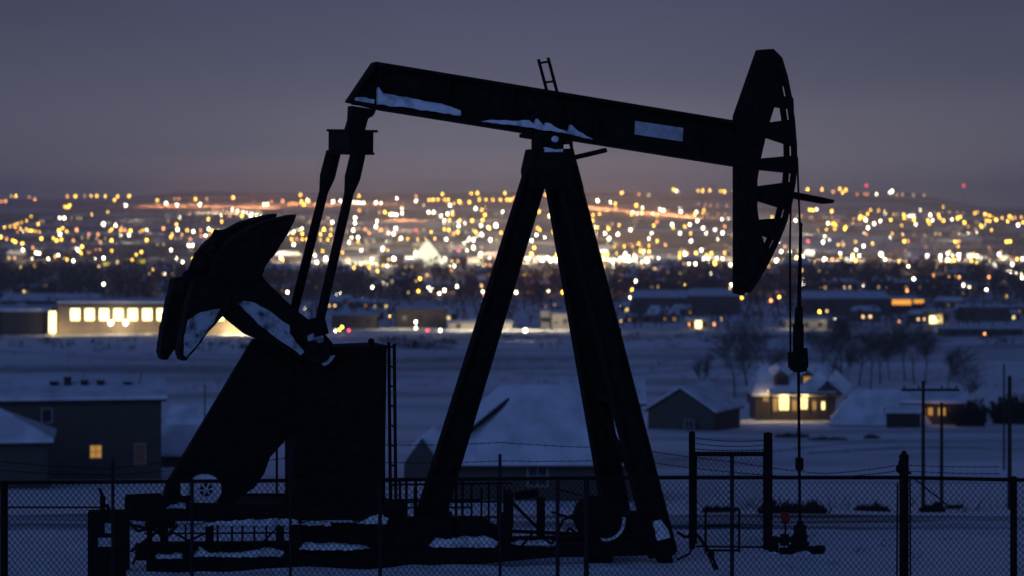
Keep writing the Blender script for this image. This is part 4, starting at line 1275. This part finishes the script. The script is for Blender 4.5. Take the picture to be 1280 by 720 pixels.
# ------------------------------------------------------------------ city lights
LIGHTS = []
PAN = {
0: "5,115o 25,113o 50,90d 72,90y 132,95o 157,105o 303,92o 339,91y 381,90d 410,90y 436,90y 474,90y 515,108y 530,92y 581,90y 566,132w 292,137y 305,140y 314,132y 268,189w 289,189w 708,109y 748,122w 797,130w 880,104y 899,128w 1049,97y 930,103d 785,103d 805,103o 1088,180y 1128,178w 937,194y 998,205y 172,216y 142,246y 186,281y 4,275y 30,283o 57,290y 69,296y 100,304y 148,323o 282,235y 265,245y 300,250y 270,262w 240,280y 254,290y 276,286y 330,290o 345,243O 400,262o 441,263o 466,216W 503,240y 520,222w 545,235o 562,244o 580,265w 588,246y 502,290y 503,337y 450,296o 660,288y 795,218y 799,241w 735,236O 769,274y 843,244y 870,250w 904,244o 940,238w 957,246y 980,247y 925,268w 906,270o 857,287o 850,312w 866,312w 953,298w 906,330w 1035,245y 1048,242y 769,332w 791,371w 821,388w 869,372y 103,333w 147,370w 162,346w 176,348w 217,373w 262,356w 248,363o 352,334w 369,318y 365,348y 386,372o 330,382w 466,369w 529,388d 445,406d 613,354y 636,342y 594,376y 54,384y 95,411y 245,481w 467,489W 686,422y 672,440d 743,443w 722,508d",
320: "200,85y 36,127w 52,127w 70,115o 119,112o 150,128o 165,123o 180,125o 205,115y 215,130y 230,108w 236,112y 265,128o 346,115w 380,112w 464,90y 440,118w 455,120w 470,120w 485,120w 540,120w 562,122w 634,101w 720,92o 720,112w 755,132d 778,108y 797,106y 820,106y 848,106y 865,106y 839,81y 873,131w 915,115Y 960,118y 969,78y 996,77y 1005,106y 1036,106y 1066,107y 1100,107y 1120,77y 1130,107y 1145,107y 465,155o 446,188w 446,212w 437,244w 459,277w 459,295y 419,299w 474,334w 555,163o 580,163y 605,174w 618,172w 632,174w 657,167w 545,203w 540,226w 562,242O 597,260w 619,260w 629,235W 653,280w 532,321w 570,325w 570,335w 592,335y 510,258o 490,240o 620,372W 520,375w 720,243r 755,243d 789,252y 777,163w 800,163w 833,180w 862,170w 848,200w 870,198y 885,172y 918,200y 912,225w 848,240y 868,243y 890,258o 908,252y 856,285w 973,200y 988,146w 1016,152y 1030,175y 1110,161w 1013,222w 1020,198y 990,252y 1014,262w 1050,235y 1080,222W 1102,255y 978,290w 978,322W 1055,288w 919,372w 893,405w 880,424o 912,335r 1032,378w 1020,395y 1140,220y 1130,265w 343,208w 325,190d 305,240Y 290,262y 335,266y 168,258y 208,260y 160,285y 170,308w 183,283o 208,285y 230,285y 112,368w 120,380y 187,355d 265,357w 274,388w 315,372W 192,431w 143,523w 221,598w 360,538w 414,377o 441,412y 510,414y 547,428y 590,405w 682,378w 703,390y 737,382w 720,350W 738,462y 770,446o 776,502w 731,518y 524,501w 577,480w 592,487w 480,553y 848,514w 825,528w 904,497w 1020,520w 1028,535o 881,600b 719,630y 719,657w 719,684w 390,632o 357,697w 375,692y 387,680y 418,695r 772,695r 829,695w",
640: "10,100O 150,85y 122,160y 170,178w 126,243y 110,265w 147,276w 186,252y 88,291w 100,323y 88,350y 68,373w 135,378W 175,376w 197,378w 202,354y 58,444y 150,460d 18,523w 164,520w 227,523y 232,420w 320,101y 385,111w 443,118w 464,125y 466,148o 494,76y 572,82o 615,86d 559,132y 587,143w 583,165y 665,150w 681,154w 652,178o 759,160w 825,170y 834,201w 727,62y 741,68w 838,66y 858,66y 890,65y 938,68y 956,70y 998,68y 365,175y 394,170y 362,200y 350,221w 385,232y 418,258w 434,238y 436,282W 477,262w 533,242w 638,224y 652,206o 720,218w 725,232y 778,228y 756,258w 800,218w 628,258w 616,282w 653,292y 690,310o 805,292w 860,234w 874,258w 913,242w 947,256w 957,228o 1002,219y 430,355y 417,395y 376,370w 480,390o 522,377W 558,370w 578,337y 617,340y 606,380W 659,372w 690,390Y 733,382y 755,345y 755,362y 795,395w 825,395w 790,348o 828,347y 852,334w 865,373w 883,373w 897,347y 912,393Y 948,373w 985,400W 588,413o 656,420y 555,473w 540,512y 530,547w 431,515w 412,470o 780,487y 987,489w 980,508y 709,549y 709,578y 868,581o 623,581d 1034,548y 798,668o 910,667o 60,695W 148,590d",
960: "178,60y 242,60y 293,71o 323,58y 336,74y 350,62y 401,82o 435,82o 448,82o 488,82w 548,74w 558,68W 580,85d 605,83d 655,86d 702,86d 188,152y 202,154y 287,158y 322,186y 270,212w 292,214y 304,220y 350,230y 345,238y 416,182y 412,192y 448,170y 435,190y 440,198w 506,203w 478,214w 450,233w 442,263o 552,198y 611,175y 614,190y 657,196y 665,218w 731,175w 720,200y 740,200w 768,175y 772,188y 790,201y 853,190y 865,184y 884,210y 930,168y 977,172y 997,178y 984,201y 998,203y 1027,197y 958,222y 962,230y 935,243d 1087,182y 1079,204y 1112,188o 1125,220w 1148,209y 613,294y 631,294o 843,295y 859,295o 1074,295y 1090,295y 248,297w 336,300d 430,315w 470,305y 396,332w 180,293r 325,347w 382,355y 410,358w 255,376W 395,380y 508,352W 526,375w 587,385y 650,381y 290,375o 682,345w 700,355w 716,360W 775,358w 775,368w 808,348w 808,376w 790,395y 838,378y 860,354w 915,380y 878,399o 1040,352w 1099,398w 1145,372w 170,400y 78,205w 124,200w 45,295w 60,340w 100,340w 40,380W 128,375Y 75,318o 40,462d 155,470w 155,488w 314,480w 427,491w 589,484y 656,463w 643,498w 626,516o 745,447o 812,453o 860,456o 879,490w 904,503w 994,455o 1064,480y 983,511w 1144,459w 860,560y 387,549y 277,551y 50,545y 12,560O 232,611y 265,608d 978,607y 975,710o"}
KIND = {'y': ('amber', L_Y), 'w': ('white', L_W), 'o': ('dull orange', L_O), 'd': ('faint', L_D), 'r': ('red', L_R), 'b': ('blue', L_B)}
LM = {}
for c, (nm, mt) in KIND.items():
    m = MB(); m.tube((0, 0, -1), (0, 0, 5.2), .09, .06, 5); m.ball((0, 0, 6), 1, 10, 7, mi=1)
    LM[c] = m.mesh(nm.replace(' ', '_') + '_street_lamp', [TRIM, mt])
def bandname(py):
    if py < 252: return 'along the far ridge'
    if py < 285: return 'on the upper slope of the city'
    if py < 312: return 'on the middle slope of the city'
    if py < 336: return 'in the brightest strip of the city'
    if py < 372: return 'among the dark trees of the near town'
    return 'at the near edge of town by the snowfield'
for off, txt in PAN.items():
    for t_ in txt.split():
        c = t_[-1]; a_, b_ = t_[:-1].split(',')
        px, py = off + float(a_) / 3.6, 220 + float(b_) / 3.6
        d_ = 2.65 * (1.55 if c.isupper() else 1) * rnd.uniform(.72, 1.12)
        c = c.lower()
        Y = where(px, py + 3 * d_, 500); x = (px - 640) * Y / F
        z = ground(x, Y); sc = d_ / 2 * Y / F
        nm = KIND[c][0]
        o = bpy.data.objects.new(('floodlight' if c in 'wb' else 'warning_light' if c == 'r' else 'street_lamp'), LM[c])
        S.collection.objects.link(o)
        zh = EYE + (HZ - py) * Y / F
        o.location = (x, Y, zh - 6 * sc); o.scale = (sc, sc, sc)
        tag(o, None, 'floodlight' if c in 'wb' else 'warning light' if c == 'r' else 'street lamp', '%s lights %s' % (nm, bandname(py)))
        LIGHTS.append((nm, bandname(py), zone(px), px, py, o))
for key in sorted({l[:3] for l in LIGHTS}):
    mem = sorted((l for l in LIGHTS if l[:3] == key), key=lambda l: (l[3], l[4]))
    for i, l in enumerate(mem):
        n_ = len(mem)
        pos = 'sole' if n_ == 1 else 'leftmost' if i == 0 else 'rightmost' if i == n_ - 1 else ORD[i + 1] + ' from left'
        l[5]['label'] = '%s %s light %s, %s' % (pos, key[0], key[1].replace(' of the city', '').replace(' by the snowfield', '').replace('at the near edge of town', 'by the snowfield').replace(' of the near town', ''), key[2])
# the countless faint lights between them: porches, windows, cars
LMATS = [L_Y, L_W, L_O, L_D, L_D]
m = MB(); q = random.Random(77)
def speck(px, py, d_, mi):
    Y = where(px, py + 2 * d_, 480); x = (px - 640) * Y / F; r_ = d_ / 2 * Y / F
    zh = EYE + (HZ - py) * Y / F
    m.ball((x, Y, zh), r_, 7, 5, mi=mi); m.tube((x, Y, ground(x, Y) - .3), (x, Y, zh), .06 + r_ * .08, n=4, mi=5)
for st in range(46):                                 # lamps strung along streets
    px, py = q.uniform(0, 1280), 252 + 86 * q.random() ** .8
    dx, dy = q.choice(((9, .4), (11, -.5), (13, 1.2), (6, 2.2), (-5, 2.5)))
    mi = q.choice((0, 0, 1, 2, 3, 4))
    for k_ in range(q.randint(3, 8)):
        speck(px + dx * k_ + q.uniform(-1.5, 1.5), py + dy * k_ * .6 + q.uniform(-.6, .6), q.uniform(1.1, 2.0), mi)
for i in range(190):
    px = q.gauss(660, 330) if q.random() < .7 else q.uniform(0, 1280)
    py = 258 + 78 * q.random()
    speck(px, py, q.uniform(1.0, 2.1), q.choice((0, 0, 1, 1, 2, 3, 4)))
for i in range(60):
    speck(q.choice((q.uniform(400, 560), q.uniform(640, 930), q.uniform(940, 1280))), q.uniform(340, 404), q.uniform(1.0, 1.9), q.choice((0, 1, 2, 3, 4, 4)))
for i in range(90):                                  # thick clusters along the brightest strip
    cx_ = q.choice((545, 600, 700, 760, 790, 850, 890, 945, 1010, 1065, 1150, 1190, 1225, 1262))
    speck(q.gauss(cx_, 9), q.gauss(323, 5), q.uniform(1.4, 2.8), q.choice((1, 1, 1, 0, 0, 3)))
tag(m.build('faint_city_lights', LMATS + [TRIM]), 'countless faint lights of the far town', 'city lights', kind='stuff')

# red aviation lights on two far masts
for px, py in ((1083, 232), (1204.5, 232)):
    Y = 5300; x = (px - 640) * Y / F; z = ground(x, Y); zt3 = EYE + (HZ - py) * Y / F
    r = empty('radio_mast', (x, Y, z), 0, 'thin radio mast with a red light on the ridge, %s of two' % ('left' if px < 1100 else 'right'), 'radio mast')
    MB().tube((0, 0, -2), (0, 0, zt3 - z), .7, .4, 6).build('mast', TRIM, r)
    MB().ball((0, 0, zt3 - z), 2.4, 10, 8).build('red_lamp', L_R, r)
# distant wood between the field and the bright streets: one mass of bare trees
m = MB(); q = random.Random(11)
for i in range(5200):
    px = q.uniform(-60, 1340)
    py = 379 - 42 * q.random() ** .9 if q.random() < .68 else q.uniform(376, 410) if q.random() < .34 else q.uniform(268, 330)
    if 400 < px < 900 and 300 < py < 332 and q.random() < .8: continue
    if any(abs(l[3] - px) < 7 and -1 < py - l[4] < 16 for l in LIGHTS): continue
    Y = where(px, py); x = (px - 640) * Y / F; k_ = Y / F
    h_ = q.uniform(5, 11) * (.6 if py > 376 else 1); a_ = h_ * q.uniform(.25, .45); z = ground(x, Y)
    m.tube((x, Y, z - .3), (x, Y, z + h_ * .5), .3, .2, 3, cap=False)
    for j in range(13):
        c_ = Vector((x + q.gauss(0, a_ * .6), Y + q.gauss(0, a_ * .6), z + h_ * q.uniform(.25, 1)))
        s_ = h_ * .16
        m.add([c_ + Vector((q.uniform(-s_, s_), q.uniform(-s_, s_), q.uniform(-s_, s_))) for _ in range(3)], [(0, 1, 2)])
tag(m.build('far_woods', BARK), 'far belt of dark bare trees across the town', 'woods', kind='stuff')

# lit signs and windows that read as small bright bars
for px, py, ww, hh_, mt, lab in ((23, 317, 11, 8, SIGN_B, 'pale blue glowing billboard at the left of the city'), (133, 330, 10, 4.5, SIGN_Y, 'small yellow green lit sign left of the counterweights'), (176, 326.5, 13, 6, SIGN_Y, 'larger yellow lit sign left of the counterweights'),
        (751, 314, 22, 5, SIGN_W, 'long white lit roof edge right of the front legs'), (1012, 316, 15, 9, SIGN_W, 'big white lit panel just right of the bridle cables'), (1060, 325, 11, 7, SIGN_W, 'white lit panel beside lamp cluster, right of the bridle'),
        (1213, 320, 10, 8, SIGN_W, 'square white lit panel in the bright strip at right'), (1229, 323, 10, 6.5, SIGN_W, 'white lit panel between the square and the long low one'), (1239.5, 331, 15, 7, SIGN_W, 'long low white lit panel near the right edge'), (1255, 322, 12, 6, SIGN_W, 'rightmost white lit panel of the bright strip')):
    Y = where(px, py + hh_ / 2 + 2, 500); k_ = Y / F; x = (px - 640) * k_; z = ground(x, Y)
    r = empty('lit_sign', (x, Y, z), 0, lab, 'lit sign')
    zc_ = EYE + (HZ - py) * k_ - z
    MB().box((0, 0, zc_), (ww * .8 * k_, .6, hh_ * .7 * k_)).build('panel', mt, r)
    m = MB()
    for s_ in (-1, 1): m.tube((s_ * ww * .25 * k_, .2, -1), (s_ * ww * .25 * k_, .2, zc_ - hh_ * .36 * k_), .3, n=6)
    m.build('post', TRIM, r)

# ------------------------------------------------------------------ evening haze over the valley
HAZE = True
if HAZE:
    hm = bpy.data.materials.new('evening_haze'); hm.use_nodes = True
    t = hm.node_tree; t.nodes.clear()
    o_ = t.nodes.new('ShaderNodeOutputMaterial'); v_ = t.nodes.new('ShaderNodeVolumePrincipled')
    v_.inputs['Color'].default_value = (.86, .84, .90, 1); v_.inputs['Density'].default_value = .00017; v_.inputs['Anisotropy'].default_value = .1
    t.links.new(v_.outputs[0], o_.inputs['Volume'])
    m = MB().box((0, 4700, 27), (12600, 9700, 134))
    tag(m.build('haze', hm), 'thin evening haze over the town', 'haze', kind='stuff')
